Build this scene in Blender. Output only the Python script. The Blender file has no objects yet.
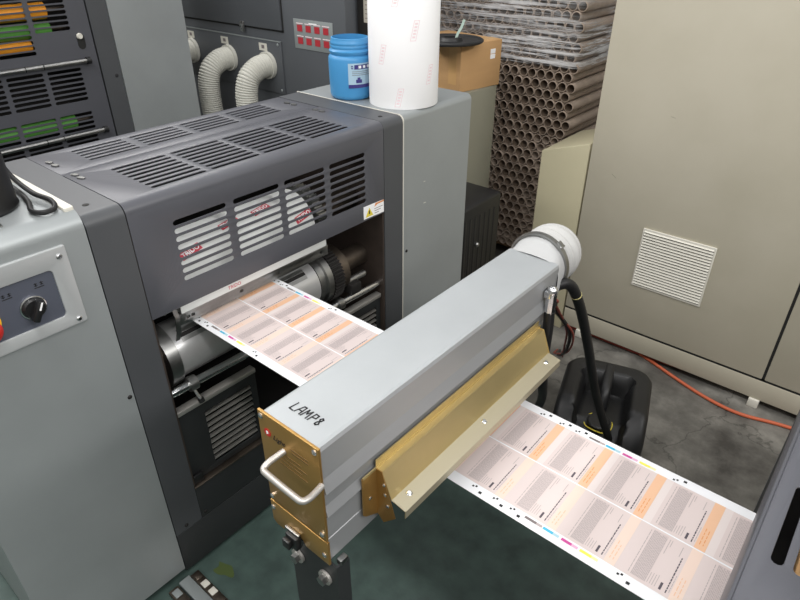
import bpy, bmesh, math, random
from mathutils import Vector, Matrix
random.seed(7)
C = bpy.context.scene.collection
SC = bpy.context.scene
PI = math.pi

# ------------------------------------------------------------------ materials
def lin(c):
    out = []
    for v in c[:3]:
        v = v / 255.0
        out.append(v / 12.92 if v <= 0.04045 else ((v + 0.055) / 1.055) ** 2.4)
    return (out[0], out[1], out[2], 1.0)

def mat(name, rgb, rough=0.5, metal=0.0, spec=0.5, var=0.0, vscale=6.0, rvar=0.0, bump=0.0, bscale=80.0, rgb2=None, stretch=None, emit=None, coat=0.0):
    m = bpy.data.materials.new(name); m.use_nodes = True
    nt = m.node_tree; b = nt.nodes['Principled BSDF']
    b.inputs['Base Color'].default_value = lin(rgb)
    b.inputs['Roughness'].default_value = rough
    b.inputs['Metallic'].default_value = metal
    b.inputs['Specular IOR Level'].default_value = spec
    b.inputs['Coat Weight'].default_value = coat
    if emit:
        b.inputs['Emission Color'].default_value = lin(emit[0]); b.inputs['Emission Strength'].default_value = emit[1]
    if var or rvar or bump:
        tc = nt.nodes.new('ShaderNodeTexCoord'); src = tc.outputs['Object']
        if stretch:
            mp = nt.nodes.new('ShaderNodeMapping'); mp.inputs['Scale'].default_value = stretch
            nt.links.new(src, mp.inputs['Vector']); src = mp.outputs['Vector']
    if var or rvar:
        n = nt.nodes.new('ShaderNodeTexNoise'); n.inputs['Scale'].default_value = vscale
        n.inputs['Detail'].default_value = 5; n.inputs['Roughness'].default_value = 0.6
        nt.links.new(src, n.inputs['Vector'])
    if var:
        r = nt.nodes.new('ShaderNodeValToRGB')
        r.color_ramp.elements[0].position = 0.35; r.color_ramp.elements[1].position = 0.65
        a = lin(rgb); d = lin(rgb2) if rgb2 else tuple(x * (1 - var) for x in a[:3]) + (1,)
        r.color_ramp.elements[0].color = d; r.color_ramp.elements[1].color = a
        nt.links.new(n.outputs['Fac'], r.inputs['Fac']); nt.links.new(r.outputs['Color'], b.inputs['Base Color'])
    if rvar:
        mr = nt.nodes.new('ShaderNodeMapRange'); mr.inputs['To Min'].default_value = max(0, rough - rvar); mr.inputs['To Max'].default_value = rough + rvar
        nt.links.new(n.outputs['Fac'], mr.inputs['Value']); nt.links.new(mr.outputs['Result'], b.inputs['Roughness'])
    if bump:
        n2 = nt.nodes.new('ShaderNodeTexNoise'); n2.inputs['Scale'].default_value = bscale; n2.inputs['Detail'].default_value = 3
        nt.links.new(src, n2.inputs['Vector'])
        bp = nt.nodes.new('ShaderNodeBump'); bp.inputs['Strength'].default_value = bump; bp.inputs['Distance'].default_value = 0.002
        nt.links.new(n2.outputs['Fac'], bp.inputs['Height']); nt.links.new(bp.outputs['Normal'], b.inputs['Normal'])
    return m

M = {}
M['hood'] = mat('dark_grey_paint', (79, 80, 86), 0.40, 0.0, 0.55, var=0.06, vscale=3, rvar=0.05, bump=0.05, bscale=300)
M['post'] = mat('post_grey_paint', (74, 76, 79), 0.45, 0.0, 0.5, var=0.08, vscale=4, rvar=0.05)
M['silver'] = mat('silver_paint', (159, 164, 165), 0.42, 0.35, 0.5, var=0.10, vscale=2.2, rvar=0.06, bump=0.08, bscale=500)
M['kick'] = mat('kick_grey_paint', (48, 50, 51), 0.5, 0.0, 0.4, var=0.15, vscale=5)
M['dark'] = mat('dark_interior_metal', (38, 36, 35), 0.6, 0.2, 0.4, var=0.3, vscale=6)
M['inner'] = mat('oily_inner_wall', (78, 68, 62), 0.5, 0.3, 0.4, var=0.4, vscale=5)
M['black'] = mat('black_plastic', (28, 28, 29), 0.42, 0.0, 0.5, var=0.2, vscale=9)
M['rubber'] = mat('black_rubber', (24, 24, 25), 0.5, 0.0, 0.4)
M['chrome'] = mat('polished_steel', (222,223,224), 0.22, 1.0, 0.5, var=0.12, vscale=9, rvar=0.06)
M['steel'] = mat('machined_steel', (165, 165, 163), 0.35, 1.0, 0.5, var=0.25, vscale=12, rvar=0.1)
M['gear'] = mat('dark_gear_steel', (110, 100, 90), 0.4, 0.9, 0.5, var=0.4, vscale=10)
M['alu'] = mat('anodised_aluminium', (172, 176, 178), 0.45, 0.4, 0.5, var=0.06, vscale=7, rvar=0.05, bump=0.02, bscale=200)
M['alu_side'] = mat('extruded_aluminium', (166, 168, 170), 0.45, 0.45, 0.5, var=0.12, vscale=4, rvar=0.08, stretch=(1, 0.12, 1))
M['gold'] = mat('gold_anodised_plate', (190, 150, 88), 0.36, 0.75, 0.5, var=0.12, vscale=5, rvar=0.05)
M['gold2'] = mat('pale_gold_sheet', (206, 186, 134), 0.36, 0.75, 0.5, var=0.08, vscale=5, rvar=0.06)
M['white'] = mat('white_paper', (246, 246, 247), 0.6, 0, 0.3)
M['web'] = mat('coated_white_web', (236, 237, 240), 0.35, 0, 0.4)
M['blanket'] = mat('white_blanket_wrap', (226, 228, 226), 0.45, 0, 0.4, var=0.05)
M['red'] = mat('red_ink', (200, 62, 78), 0.5)
M['faintred'] = mat('faint_pink_print', (238, 218, 222), 0.6)
M['beige'] = mat('beige_enamel', (186, 180, 163), 0.5, 0, 0.45, var=0.05, vscale=2.5, rvar=0.04, rgb2=(179, 173, 155))
M['beige2'] = mat('yellow_beige_enamel', (190, 183, 154), 0.5, 0, 0.45, var=0.06, vscale=3)
M['khaki'] = mat('khaki_enamel', (140, 138, 122), 0.55, 0, 0.4, var=0.06, vscale=4)
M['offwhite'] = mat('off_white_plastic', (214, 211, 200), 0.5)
M['seam'] = mat('black_seam', (30, 30, 29), 0.8)
M['card'] = mat('brown_cardboard', (196, 156, 110), 0.8, 0, 0.2, var=0.08, vscale=3, stretch=(1, 1, 6))
M['cardtape'] = mat('brown_tape', (196, 156, 104), 0.4, 0, 0.5)
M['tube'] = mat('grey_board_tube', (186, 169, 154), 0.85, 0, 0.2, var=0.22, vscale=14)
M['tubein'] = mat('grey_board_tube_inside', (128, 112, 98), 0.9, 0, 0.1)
M['cab'] = mat('slate_cabinet_paint', (84, 87, 91), 0.5, 0, 0.45, var=0.06, vscale=3)
M['hose'] = mat('white_duct_hose', (196,195,186), 0.6, 0, 0.3)
M['hose2'] = mat('white_ribbed_hose', (178,178,176), 0.5, 0, 0.4)
M['sleeve'] = mat('white_cloth_sleeve', (172,173,173), 0.65, 0, 0.3, bump=0.6, bscale=35)
M['blue'] = mat('blue_hdpe', (70, 146, 200), 0.42, 0, 0.5, var=0.08, vscale=5)
M['label_pale'] = mat('pale_blue_label', (168, 196, 214), 0.5)
M['label_navy'] = mat('navy_label_ink', (58, 52, 120), 0.5)
M['yellow'] = mat('yellow_sign', (228, 208, 70), 0.5)
M['orange'] = mat('orange_ink', (222, 150, 92), 0.5)
M['yellowp'] = mat('yellow_plastic', (240, 200, 40), 0.4)
M['redp'] = mat('red_plastic', (200, 40, 34), 0.35)
M['orangeroller'] = mat('orange_roller', (244, 160, 44), 0.5, 0, 0.4, var=0.15)
M['greenroller'] = mat('green_roller', (84, 146, 62), 0.5, 0, 0.4, var=0.15)
M['navyplate'] = mat('navy_grey_plate', (88, 92, 104), 0.45, 0.2)
M['ink'] = mat('black_ink', (34, 34, 36), 0.6)
M['greyink'] = mat('grey_ink', (120, 112, 112), 0.6)
M['orangecord'] = mat('orange_cord', (190, 94, 60), 0.5)
M['redcord'] = mat('dull_red_cord', (150, 62, 48), 0.5)
M['wood'] = mat('pallet_wood', (128, 104, 76), 0.8, var=0.25, vscale=6, stretch=(1, 8, 1))
M['ctlgrey'] = mat('grey_control_plate', (142, 148, 148), 0.45, 0.2)
M['pink'] = mat('pale_pink_print', (215, 201, 198), 0.4)
M['pinkdark'] = mat('grey_text_tint', (203, 190, 188), 0.4)
M['txt'] = mat('printed_text', (176, 165, 164), 0.5)
M['txtd'] = mat('printed_dark_text', (84, 76, 84), 0.5)
M['bar'] = mat('printed_orange_bar', (230, 186, 152), 0.4)
M['barpale'] = mat('printed_pale_orange', (231, 208, 194), 0.4)
M['cyan'] = mat('cyan_ink', (70, 180, 214), 0.4)
M['cyanp'] = mat('cyan_tint', (170, 208, 222), 0.4)
M['mag'] = mat('magenta_ink', (206, 76, 154), 0.4)
M['magp'] = mat('magenta_tint', (226, 176, 206), 0.4)
M['yel'] = mat('process_yellow_ink', (240, 234, 92), 0.4)
M['yelp'] = mat('process_yellow_tint', (234, 232, 170), 0.4)
M['stripgreen'] = mat('pale_green_film', (176, 196, 184), 0.4)
M['pinkpale'] = mat('pale_pink_gap', (222, 211, 208), 0.4)
M['champagne'] = mat('champagne_flange', (182, 174, 150), 0.42, 0.6)
M['cylsteel'] = mat('ground_cylinder_steel', (200, 200, 200), 0.32, 0.6, var=0.1, vscale=8)
M['can'] = mat('black_hdpe', (21, 21, 22), 0.45, 0, 0.5)
M['label_tie'] = mat('pale_cable_tie', (200, 190, 130), 0.5)
M['satin'] = mat('satin_steel_rod', (186, 183, 178), 0.45, 0.7)
M['engrave'] = mat('worn_plate_print', (132, 104, 64), 0.5, 0.3)
M['dullred'] = mat('dull_red_button', (172, 44, 54), 0.5)
M['oil'] = mat('olive_oil_stain', (78, 92, 52), 0.35)
M['wire'] = mat('red_wire', (140, 58, 46), 0.5)

def floor_material():
    m = bpy.data.materials.new('stained_concrete_and_green_paint'); m.use_nodes = True
    nt = m.node_tree; b = nt.nodes['Principled BSDF']; N = nt.nodes.new; L = nt.links.new
    tc = N('ShaderNodeTexCoord')
    n1 = N('ShaderNodeTexNoise'); n1.inputs['Scale'].default_value = 2.6; n1.inputs['Detail'].default_value = 8; n1.inputs['Roughness'].default_value = 0.65
    n2 = N('ShaderNodeTexNoise'); n2.inputs['Scale'].default_value = 14; n2.inputs['Detail'].default_value = 6
    v = N('ShaderNodeTexVoronoi'); v.feature = 'DISTANCE_TO_EDGE'; v.inputs['Scale'].default_value = 1.7
    dist = N('ShaderNodeVectorMath'); dist.operation = 'ADD'
    sc = N('ShaderNodeVectorMath'); sc.operation = 'SCALE'; sc.inputs['Scale'].default_value = 0.16
    for n in (n1, n2): L(tc.outputs['Object'], n.inputs['Vector'])
    L(n2.outputs['Color'], sc.inputs[0]); L(tc.outputs['Object'], dist.inputs[0]); L(sc.outputs[0], dist.inputs[1]); L(dist.outputs[0], v.inputs['Vector'])
    r1 = N('ShaderNodeValToRGB'); e = r1.color_ramp.elements
    e[0].position = 0.36; e[0].color = lin((62, 60, 57)); e[1].position = 0.68; e[1].color = lin((142, 139, 132))
    k = e.new(0.5); k.color = lin((98, 96, 91))
    L(n1.outputs['Fac'], r1.inputs['Fac'])
    crack = N('ShaderNodeMapRange'); crack.inputs['From Min'].default_value = 0.0; crack.inputs['From Max'].default_value = 0.012
    crack.inputs['To Min'].default_value = 0.55; crack.inputs['To Max'].default_value = 1.0
    L(v.outputs['Distance'], crack.inputs['Value'])
    mu = N('ShaderNodeMix'); mu.data_type = 'RGBA'; mu.blend_type = 'MULTIPLY'; mu.inputs['Factor'].default_value = 1
    L(r1.outputs['Color'], mu.inputs['A']); L(crack.outputs['Result'], mu.inputs['B'])
    # worn green floor paint on the operator's side of the press
    r2 = N('ShaderNodeValToRGB'); e = r2.color_ramp.elements
    e[0].position = 0.3; e[0].color = lin((54, 70, 66)); e[1].position = 0.7; e[1].color = lin((72, 92, 86))
    L(n2.outputs['Fac'], r2.inputs['Fac'])
    sx = N('ShaderNodeSeparateXYZ'); L(tc.outputs['Object'], sx.inputs[0])
    ed = N('ShaderNodeMath'); ed.operation = 'MULTIPLY_ADD'; ed.inputs[1].default_value = 0.08; L(n2.outputs['Fac'], ed.inputs[0]); L(sx.outputs['Y'], ed.inputs[2])
    lt = N('ShaderNodeMath'); lt.operation = 'LESS_THAN'; lt.inputs[1].default_value = 1.56; L(ed.outputs[0], lt.inputs[0])
    mx = N('ShaderNodeMix'); mx.data_type = 'RGBA'; L(lt.outputs[0], mx.inputs['Factor'])
    L(mu.outputs['Result'], mx.inputs['A']); L(r2.outputs['Color'], mx.inputs['B'])
    L(mx.outputs['Result'], b.inputs['Base Color'])
    rr = N('ShaderNodeMapRange'); rr.inputs['To Min'].default_value = 0.3; rr.inputs['To Max'].default_value = 0.75
    L(n1.outputs['Fac'], rr.inputs['Value']); L(rr.outputs['Result'], b.inputs['Roughness'])
    bp = N('ShaderNodeBump'); bp.inputs['Strength'].default_value = 0.25; bp.inputs['Distance'].default_value = 0.01
    L(n2.outputs['Fac'], bp.inputs['Height']); L(bp.outputs['Normal'], b.inputs['Normal'])
    return m
M['floor'] = floor_material()

def film_material():
    m = bpy.data.materials.new('creased_stretch_film'); m.use_nodes = True
    nt = m.node_tree; N = nt.nodes.new; L = nt.links.new
    out = nt.nodes['Material Output']; b = nt.nodes['Principled BSDF']
    b.inputs['Base Color'].default_value = lin((240, 240, 242)); b.inputs['Roughness'].default_value = 0.25
    tr = N('ShaderNodeBsdfTransparent'); mix = N('ShaderNodeMixShader')
    tc = N('ShaderNodeTexCoord'); mp = N('ShaderNodeMapping'); mp.inputs['Scale'].default_value = (2.2, 2.2, 46); mp.inputs['Rotation'].default_value = (0, 0.035, 0)
    n = N('ShaderNodeTexNoise'); n.inputs['Scale'].default_value = 1.6; n.inputs['Detail'].default_value = 7; n.inputs['Roughness'].default_value = 0.7
    mp2 = N('ShaderNodeMapping'); mp2.inputs['Scale'].default_value = (0.7, 0.7, 4.2)
    n2 = N('ShaderNodeTexNoise'); n2.inputs['Scale'].default_value = 2.0; n2.inputs['Detail'].default_value = 2
    L(tc.outputs['Object'], mp.inputs['Vector']); L(mp.outputs['Vector'], n.inputs['Vector'])
    L(tc.outputs['Object'], mp2.inputs['Vector']); L(mp2.outputs['Vector'], n2.inputs['Vector'])
    r = N('ShaderNodeValToRGB'); e = r.color_ramp.elements
    e[0].position = 0.44; e[0].color = (0.05, 0.05, 0.05, 1); e[1].position = 0.57; e[1].color = (0.92, 0.92, 0.92, 1)
    r2 = N('ShaderNodeValToRGB'); e = r2.color_ramp.elements
    e[0].position = 0.36; e[0].color = (0.15, 0.15, 0.15, 1); e[1].position = 0.6; e[1].color = (1, 1, 1, 1)
    L(n.outputs['Fac'], r.inputs['Fac']); L(n2.outputs['Fac'], r2.inputs['Fac'])
    mm = N('ShaderNodeMath'); mm.operation = 'MULTIPLY'; L(r.outputs['Color'], mm.inputs[0]); L(r2.outputs['Color'], mm.inputs[1])
    L(mm.outputs[0], mix.inputs['Fac']); L(tr.outputs[0], mix.inputs[1]); L(b.outputs[0], mix.inputs[2])
    bp = N('ShaderNodeBump'); bp.inputs['Strength'].default_value = 0.7; bp.inputs['Distance'].default_value = 0.01
    L(n.outputs['Fac'], bp.inputs['Height']); L(bp.outputs['Normal'], b.inputs['Normal'])
    L(mix.outputs[0], out.inputs['Surface'])
    return m
M['film'] = film_material()

# ------------------------------------------------------------------ geometry helpers (all in world coordinates)
class MB:
    def __init__(self): self.bm = bmesh.new(); self.mats = []
    def mi(self, m):
        if m not in self.mats: self.mats.append(m)
        return self.mats.index(m)
    def _take(self, tmp, m, mtx=None):
        if mtx is not None: bmesh.ops.transform(tmp, matrix=mtx, verts=tmp.verts)
        i = self.mi(m)
        vm = {}
        for v in tmp.verts: vm[v] = self.bm.verts.new(v.co)
        for f in tmp.faces:
            try:
                g = self.bm.faces.new([vm[v] for v in f.verts]); g.material_index = i; g.smooth = f.smooth
            except ValueError: pass
        tmp.free()
    def box(self, x0, x1, y0, y1, z0, z1, m, bev=0.0, seg=2, mtx=None):
        t = bmesh.new(); bmesh.ops.create_cube(t, size=1)
        for v in t.verts:
            v.co = Vector((x0 + (v.co.x + .5) * (x1 - x0), y0 + (v.co.y + .5) * (y1 - y0), z0 + (v.co.z + .5) * (z1 - z0)))
        if bev: bmesh.ops.bevel(t, geom=t.edges[:], offset=bev, segments=seg, affect='EDGES', profile=.5)
        self._take(t, m, mtx); return self
    def prism(self, pts, axis, a, b, m, mtx=None):
        """pts 2-D polygon; axis 'x','y','z' = extrusion axis from a to b; the 2-D axes are the other two in x,y,z order"""
        t = bmesh.new()
        def P(p, w):
            return {'x': (w, p[0], p[1]), 'y': (p[0], w, p[1]), 'z': (p[0], p[1], w)}[axis]
        A = [t.verts.new(P(p, a)) for p in pts]; B = [t.verts.new(P(p, b)) for p in pts]
        t.faces.new(A); t.faces.new(B[::-1])
        n = len(pts)
        for i in range(n): t.faces.new((A[i], B[i], B[(i + 1) % n], A[(i + 1) % n]))
        bmesh.ops.recalc_face_normals(t, faces=t.faces[:])
        self._take(t, m, mtx); return self
    def sheet(self, pts, axis, a, b, m, th=0.0015, mtx=None):
        """open 2-D polyline given a thickness and extruded"""
        n = len(pts); off = []
        for i, p in enumerate(pts):
            d = Vector((0, 0))
            if i > 0: d += (Vector(p) - Vector(pts[i - 1])).normalized()
            if i < n - 1: d += (Vector(pts[i + 1]) - Vector(p)).normalized()
            d.normalize(); off.append((p[0] - d.y * th, p[1] + d.x * th))
        return self.prism(list(pts) + off[::-1], axis, a, b, m, mtx)
    def cyl(self, p0, p1, r0, m, r1=None, n=24, cap=True):
        p0 = Vector(p0); p1 = Vector(p1); r1 = r0 if r1 is None else r1
        d = (p1 - p0); q = d.to_track_quat('Z', 'Y').to_matrix()
        t = bmesh.new(); rings = []
        for p, r in ((p0, r0), (p1, r1)):
            rings.append([t.verts.new(p + q @ Vector((r * math.cos(2 * PI * i / n), r * math.sin(2 * PI * i / n), 0))) for i in range(n)])
        for i in range(n):
            f = t.faces.new((rings[0][i], rings[0][(i + 1) % n], rings[1][(i + 1) % n], rings[1][i]))
        if cap: t.faces.new(rings[0][::-1]); t.faces.new(rings[1])
        self._take(t, m); return self
    def lathe(self, prof, m, origin=(0, 0, 0), direc=(0, 0, 1), n=32, mats=None):
        """prof: list of (radius, height) along direc"""
        o = Vector(origin); q = Vector(direc).to_track_quat('Z', 'Y').to_matrix()
        t = bmesh.new(); rings = []
        for r, h in prof:
            if r < 1e-6: rings.append([t.verts.new(o + q @ Vector((0, 0, h)))])
            else: rings.append([t.verts.new(o + q @ Vector((r * math.cos(2 * PI * i / n), r * math.sin(2 * PI * i / n), h))) for i in range(n)])
        for a, b in zip(rings[:-1], rings[1:]):
            for i in range(n):
                j = (i + 1) % n
                if len(a) == 1 and len(b) == 1: continue
                if len(a) == 1: t.faces.new((a[0], b[j], b[i]))
                elif len(b) == 1: t.faces.new((a[i], a[j], b[0]))
                else: t.faces.new((a[i], a[j], b[j], b[i]))
        bmesh.ops.recalc_face_normals(t, faces=t.faces[:])
        self._take(t, m); return self
    def sweep(self, pts, rad, m, n=12, cap=True):
        pts = [Vector(p) for p in pts]; t = bmesh.new(); rings = []
        d = (pts[1] - pts[0]).normalized(); up = Vector((0, 0, 1)) if abs(d.z) < .9 else Vector((1, 0, 0))
        u = d.cross(up).normalized()
        for i, p in enumerate(pts):
            d = (pts[min(i + 1, len(pts) - 1)] - pts[max(i - 1, 0)]).normalized()
            u = (u - d * u.dot(d)).normalized(); w = d.cross(u)
            r = rad(i / (len(pts) - 1), i) if callable(rad) else rad
            rings.append([t.verts.new(p + (u * math.cos(2 * PI * k / n) + w * math.sin(2 * PI * k / n)) * r) for k in range(n)])
        for a, b in zip(rings[:-1], rings[1:]):
            for k in range(n): t.faces.new((a[k], a[(k + 1) % n], b[(k + 1) % n], b[k]))
        if cap: t.faces.new(rings[0][::-1]); t.faces.new(rings[-1])
        bmesh.ops.recalc_face_normals(t, faces=t.faces[:])
        self._take(t, m); return self
    def ball(self, c, r, m, sc=(1, 1, 1), n=12):
        t = bmesh.new(); bmesh.ops.create_uvsphere(t, u_segments=n, v_segments=n // 2 + 1, radius=r)
        for v in t.verts: v.co = Vector((c[0] + v.co.x * sc[0], c[1] + v.co.y * sc[1], c[2] + v.co.z * sc[2]))
        self._take(t, m); return self
    def quad(self, a, b, c, d, m):
        i = self.mi(m); f = self.bm.faces.new([self.bm.verts.new(p) for p in (a, b, c, d)]); f.material_index = i; return self
    def plate(self, outline, holes, th, m, O, U, V, bev=0.0):
        """flat plate with holes: filled 2-D curve, mapped by origin O and axes U, V; grows to -normal and +normal by th/2"""
        cu = bpy.data.curves.new('tmp', 'CURVE'); cu.dimensions = '2D'; cu.fill_mode = 'BOTH'
        cu.extrude = th / 2 - bev; cu.bevel_depth = bev; cu.bevel_resolution = 1; cu.offset = -bev
        for poly in [outline] + list(holes):
            s = cu.splines.new('POLY'); s.points.add(len(poly) - 1); s.use_cyclic_u = True
            for p, q in zip(s.points, poly): p.co = (q[0], q[1], 0, 1)
        self._curve(cu, m, O, U, V); return self
    def text(self, s, size, m, O, U, V, th=0.0006, shear=0.0, bold=0.0, align='CENTER'):
        cu = bpy.data.curves.new('tmp', 'FONT'); cu.body = s; cu.size = size; cu.extrude = th / 2; cu.align_x = align; cu.align_y = 'CENTER'
        cu.shear = shear; cu.offset = bold; cu.resolution_u = 2
        self._curve(cu, m, O, U, V); return self
    def _curve(self, cu, m, O, U, V):
        ob = bpy.data.objects.new('tmp', cu); C.objects.link(ob)
        dg = bpy.context.evaluated_depsgraph_get(); dg.update()
        me = bpy.data.meshes.new_from_object(ob.evaluated_get(dg))
        t = bmesh.new(); t.from_mesh(me); bmesh.ops.remove_doubles(t, verts=t.verts[:], dist=1e-6)
        U = Vector(U).normalized(); V = Vector(V).normalized(); W = U.cross(V)
        mtx = Matrix(((U.x, V.x, W.x, O[0]), (U.y, V.y, W.y, O[1]), (U.z, V.z, W.z, O[2]), (0, 0, 0, 1)))
        for f in t.faces: f.smooth = False
        self._take(t, m, mtx)
        bpy.data.objects.remove(ob); bpy.data.curves.remove(cu); bpy.data.meshes.remove(me)
    def build(self, name, parent=None, origin=None, smooth=32):
        """links ONE mesh object; verts are shifted to the local frame of the parent"""
        base = Vector(origin) if origin is not None else (Vector(ORG[parent.name]) if parent else Vector((0, 0, 0)))
        bmesh.ops.translate(self.bm, verts=self.bm.verts, vec=-base)
        if smooth:
            lim = math.radians(smooth)
            for f in self.bm.faces: f.smooth = True
            for e in self.bm.edges:
                if len(e.link_faces) != 2 or e.calc_face_angle(PI) > lim: e.smooth = False
        me = bpy.data.meshes.new(name); self.bm.to_mesh(me); self.bm.free()
        for m in self.mats: me.materials.append(m)
        o = bpy.data.objects.new(name, me); C.objects.link(o)
        if parent: o.parent = parent; ORG[o.name] = base
        else: o.location = base; ORG[o.name] = base
        return o
ORG = {}

def thing(name, label, cat, loc=(0, 0, 0), group=None):
    o = bpy.data.objects.new(name, None); o.empty_display_size = 0.05; C.objects.link(o); o.location = loc
    ORG[o.name] = Vector(loc); tag(o, label, cat, group); return o
def tag(o, label=None, cat=None, group=None, kind=None):
    if label: o['label'] = label
    if cat: o['category'] = cat
    if group: o['group'] = group
    if kind: o['kind'] = kind
    return o

def slot(cx, cy, w, h, n=5):
    """rounded slot polygon, long side along u when w > h"""
    r = min(w, h) / 2; pts = []
    if w >= h:
        for s, a0 in ((1, -PI / 2), (-1, PI / 2)):
            for i in range(n + 1):
                a = a0 + PI * i / n; pts.append((cx + s * (w / 2 - r) + r * math.cos(a), cy + r * math.sin(a)))
    else:
        for s, a0 in ((1, 0), (-1, PI)):
            for i in range(n + 1):
                a = a0 + PI * i / n; pts.append((cx + r * math.cos(a), cy + s * (h / 2 - r) + r * math.sin(a)))
    return pts
def rect(x0, x1, y0, y1): return [(x0, y0), (x1, y0), (x1, y1), (x0, y1)]
def rrect(x0, x1, y0, y1, r, n=4):
    pts = []
    for cx, cy, a0 in ((x1 - r, y0 + r, -PI / 2), (x1 - r, y1 - r, 0), (x0 + r, y1 - r, PI / 2), (x0 + r, y0 + r, PI)):
        for i in range(n + 1):
            a = a0 + PI / 2 * i / n; pts.append((cx + r * math.cos(a), cy + r * math.sin(a)))
    return pts
def frontround(x0, x1, z0, z1, r, n=8, rb=0.0):
    """XZ profile with a rounded front (+X) top edge and a smaller back top edge"""
    pts = [(x0, z0), (x1, z0)]
    pts += [(x1 - r + r * math.cos(PI / 2 * i / n), z1 - r + r * math.sin(PI / 2 * i / n)) for i in range(n + 1)]
    if rb: pts += [(x0 + rb - rb * math.sin(PI / 2 * i / 4), z1 - rb + rb * math.cos(PI / 2 * i / 4)) for i in range(5)]
    else: pts += [(x0, z1)]
    return pts
def smooth_path(ctrl, per=10):
    P = [Vector(p) for p in ctrl]; P = [2 * P[0] - P[1]] + P + [2 * P[-1] - P[-2]]; out = []
    for i in range(1, len(P) - 2):
        for k in range(per):
            t = k / per; a, b, c, d = P[i - 1], P[i], P[i + 1], P[i + 2]
            out.append(0.5 * ((2 * b) + (c - a) * t + (2 * a - 5 * b + 4 * c - d) * t * t + (3 * b - a - 3 * c + d) * t ** 3))
    out.append(P[-2]); return out
def ribbed(mb, ctrl, r0, amp, pitch, m, n=32):
    P = smooth_path(ctrl, 60); out = []; step = pitch / 6; acc = 0.0; out.append(P[0])
    for a, b in zip(P[:-1], P[1:]):
        l = (b - a).length; t = step - acc
        while t <= l: out.append(a + (b - a) * (t / l)); t += step
        acc = l - (t - step)
    mb.sweep(out, lambda t, i: r0 + amp * abs(math.sin(PI * i / 6)), m, n)
def screw(parent, p, d, r=0.006, m=None, h=0.004, name='screw'):
    d = Vector(d); mb = MB(); mb.lathe([(0, h), (r * .6, h), (r, h * .4), (r, -0.0005), (0, -0.0005)], m or M['steel'], p, d, n=12)
    return mb.build(name, parent)

# ------------------------------------------------------------------ setting
fl = MB(); fl.box(-6, 3.2, -2.6, 5.2, -0.08, 0, M['floor']); tag(fl.build('floor'), kind='structure')
wm = mat('grey_white_wall', (176, 175, 170), 0.8, var=0.05)
w = MB(); w.box(-6, 3.2, 5.2, 5.3, -0.08, 4.2, wm); tag(w.build('wall_back'), kind='structure')
w = MB(); w.box(-6.1, -6, -2.6, 5.3, -0.08, 4.2, wm); tag(w.build('wall_left'), kind='structure')

w = MB(); w.box(3.2, 3.3, -2.6, 5.3, -0.08, 4.2, wm); tag(w.build('wall_right'), kind='structure')
w = MB(); w.box(-6.1, 3.3, -2.7, -2.6, -0.08, 4.2, wm); tag(w.build('wall_front'), kind='structure')

# ------------------------------------------------------------------ press unit in the middle of the picture
XF = -1.315
XB = -1.83
U1 = thing('printing_unit', 'dark grey press unit with slotted hood, standing where the printed web comes out', 'printing press', (-1.57, 1.03, 0))
# side posts
mb = MB(); mb.prism(frontround(XB, XF, 0.182, 1.25, 0.028), 'y', 0.4925, 0.5835, M['post']); mb.build('frame_post', U1)
mb = MB(); mb.prism(frontround(XB, XF, 0.182, 1.25, 0.028), 'y', 1.4785, 1.5755, M['post']); mb.build('frame_post', U1)
# bottom apron + kick panel
mb = MB(); mb.box(XF - 0.02, XF, 0.4925, 1.5755, 0.012, 0.18, M['kick'], 0.002); mb.build('apron_panel', U1)
mb = MB(); mb.box(XF - 0.02, XF, 0.5845, 1.4775, 0.182, 0.315, M['kick'], 0.002); mb.box(XF - .022, XF + .002, 0.5845, 1.4775, 0.313, 0.317, M['gear'], 0.0008); kp = mb.build('kick_panel', U1)
for y in (0.53, 0.60): screw(U1, (XF, y, 0.2), (1, 0, 0), 0.006, M['dark'])
# inside shell
mb = MB(); mb.box(XB, XB + 0.02, 0.5845, 1.4775, 0.182, 1.2, M['dark']); mb.build('back_panel', U1)
mb = MB(); mb.box(XB + .025, XF - 0.024, 0.5845, 1.4775, 0.296, 0.312, M['dark']); mb.build('base_tray', U1)
mb = MB(); mb.box(XB + .03, XF - 0.004, 1.470, 1.4778, 0.32, 1.2, M['inner']); mb.build('inner_side_plate', U1)
mb = MB(); mb.box(XB + .03, XF - 0.004, 0.5842, 0.590, 0.32, 1.2, M['inner']); mb.build('inner_side_plate', U1)
# hood with slots
YH0, YH1 = 0.586, 1.4765
cols = [0.773, 0.953, 1.129, 1.307]
R = 0.026
mb = MB()
holes = [slot(y, 1.166 - 0.0222 * k, 0.157, 0.0145) for y in cols for k in range(8)]
mb.plate(rect(YH0, YH1, 0.938, 1.25 - R), holes, 0.003, M['hood'], (XF - 0.0015, 0, 0), (0, 1, 0), (0, 0, 1), 0.0008)
holes = [slot(-1.559 + 0.0272 * k, y, 0.0145, 0.157) for y in (0.765, 0.939, 1.112, 1.288) for k in range(8)]
mb.plate(rect(-1.612, XF - R, YH0, YH1), holes, 0.003, M['hood'], (0, 0, 1.2485), (1, 0, 0), (0, 1, 0), 0.0008)
arc = [(XF - R + R * math.cos(PI / 2 * i / 8), 1.25 - R + R * math.sin(PI / 2 * i / 8)) for i in range(9)]
mb.sheet(arc, 'y', YH0, YH1, M['hood'], 0.003)
mb.prism([(-1.612, 1.25), (-1.615, 1.244), (-1.615, 1.228), (-1.612, 1.228)], 'y', YH0, YH1, M['hood'])
mb.sheet([(XF, 0.939), (XF - 0.02, 0.939)], 'y', YH0, YH1, M['hood'], 0.002)
hood = mb.build('hood', U1)
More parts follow.
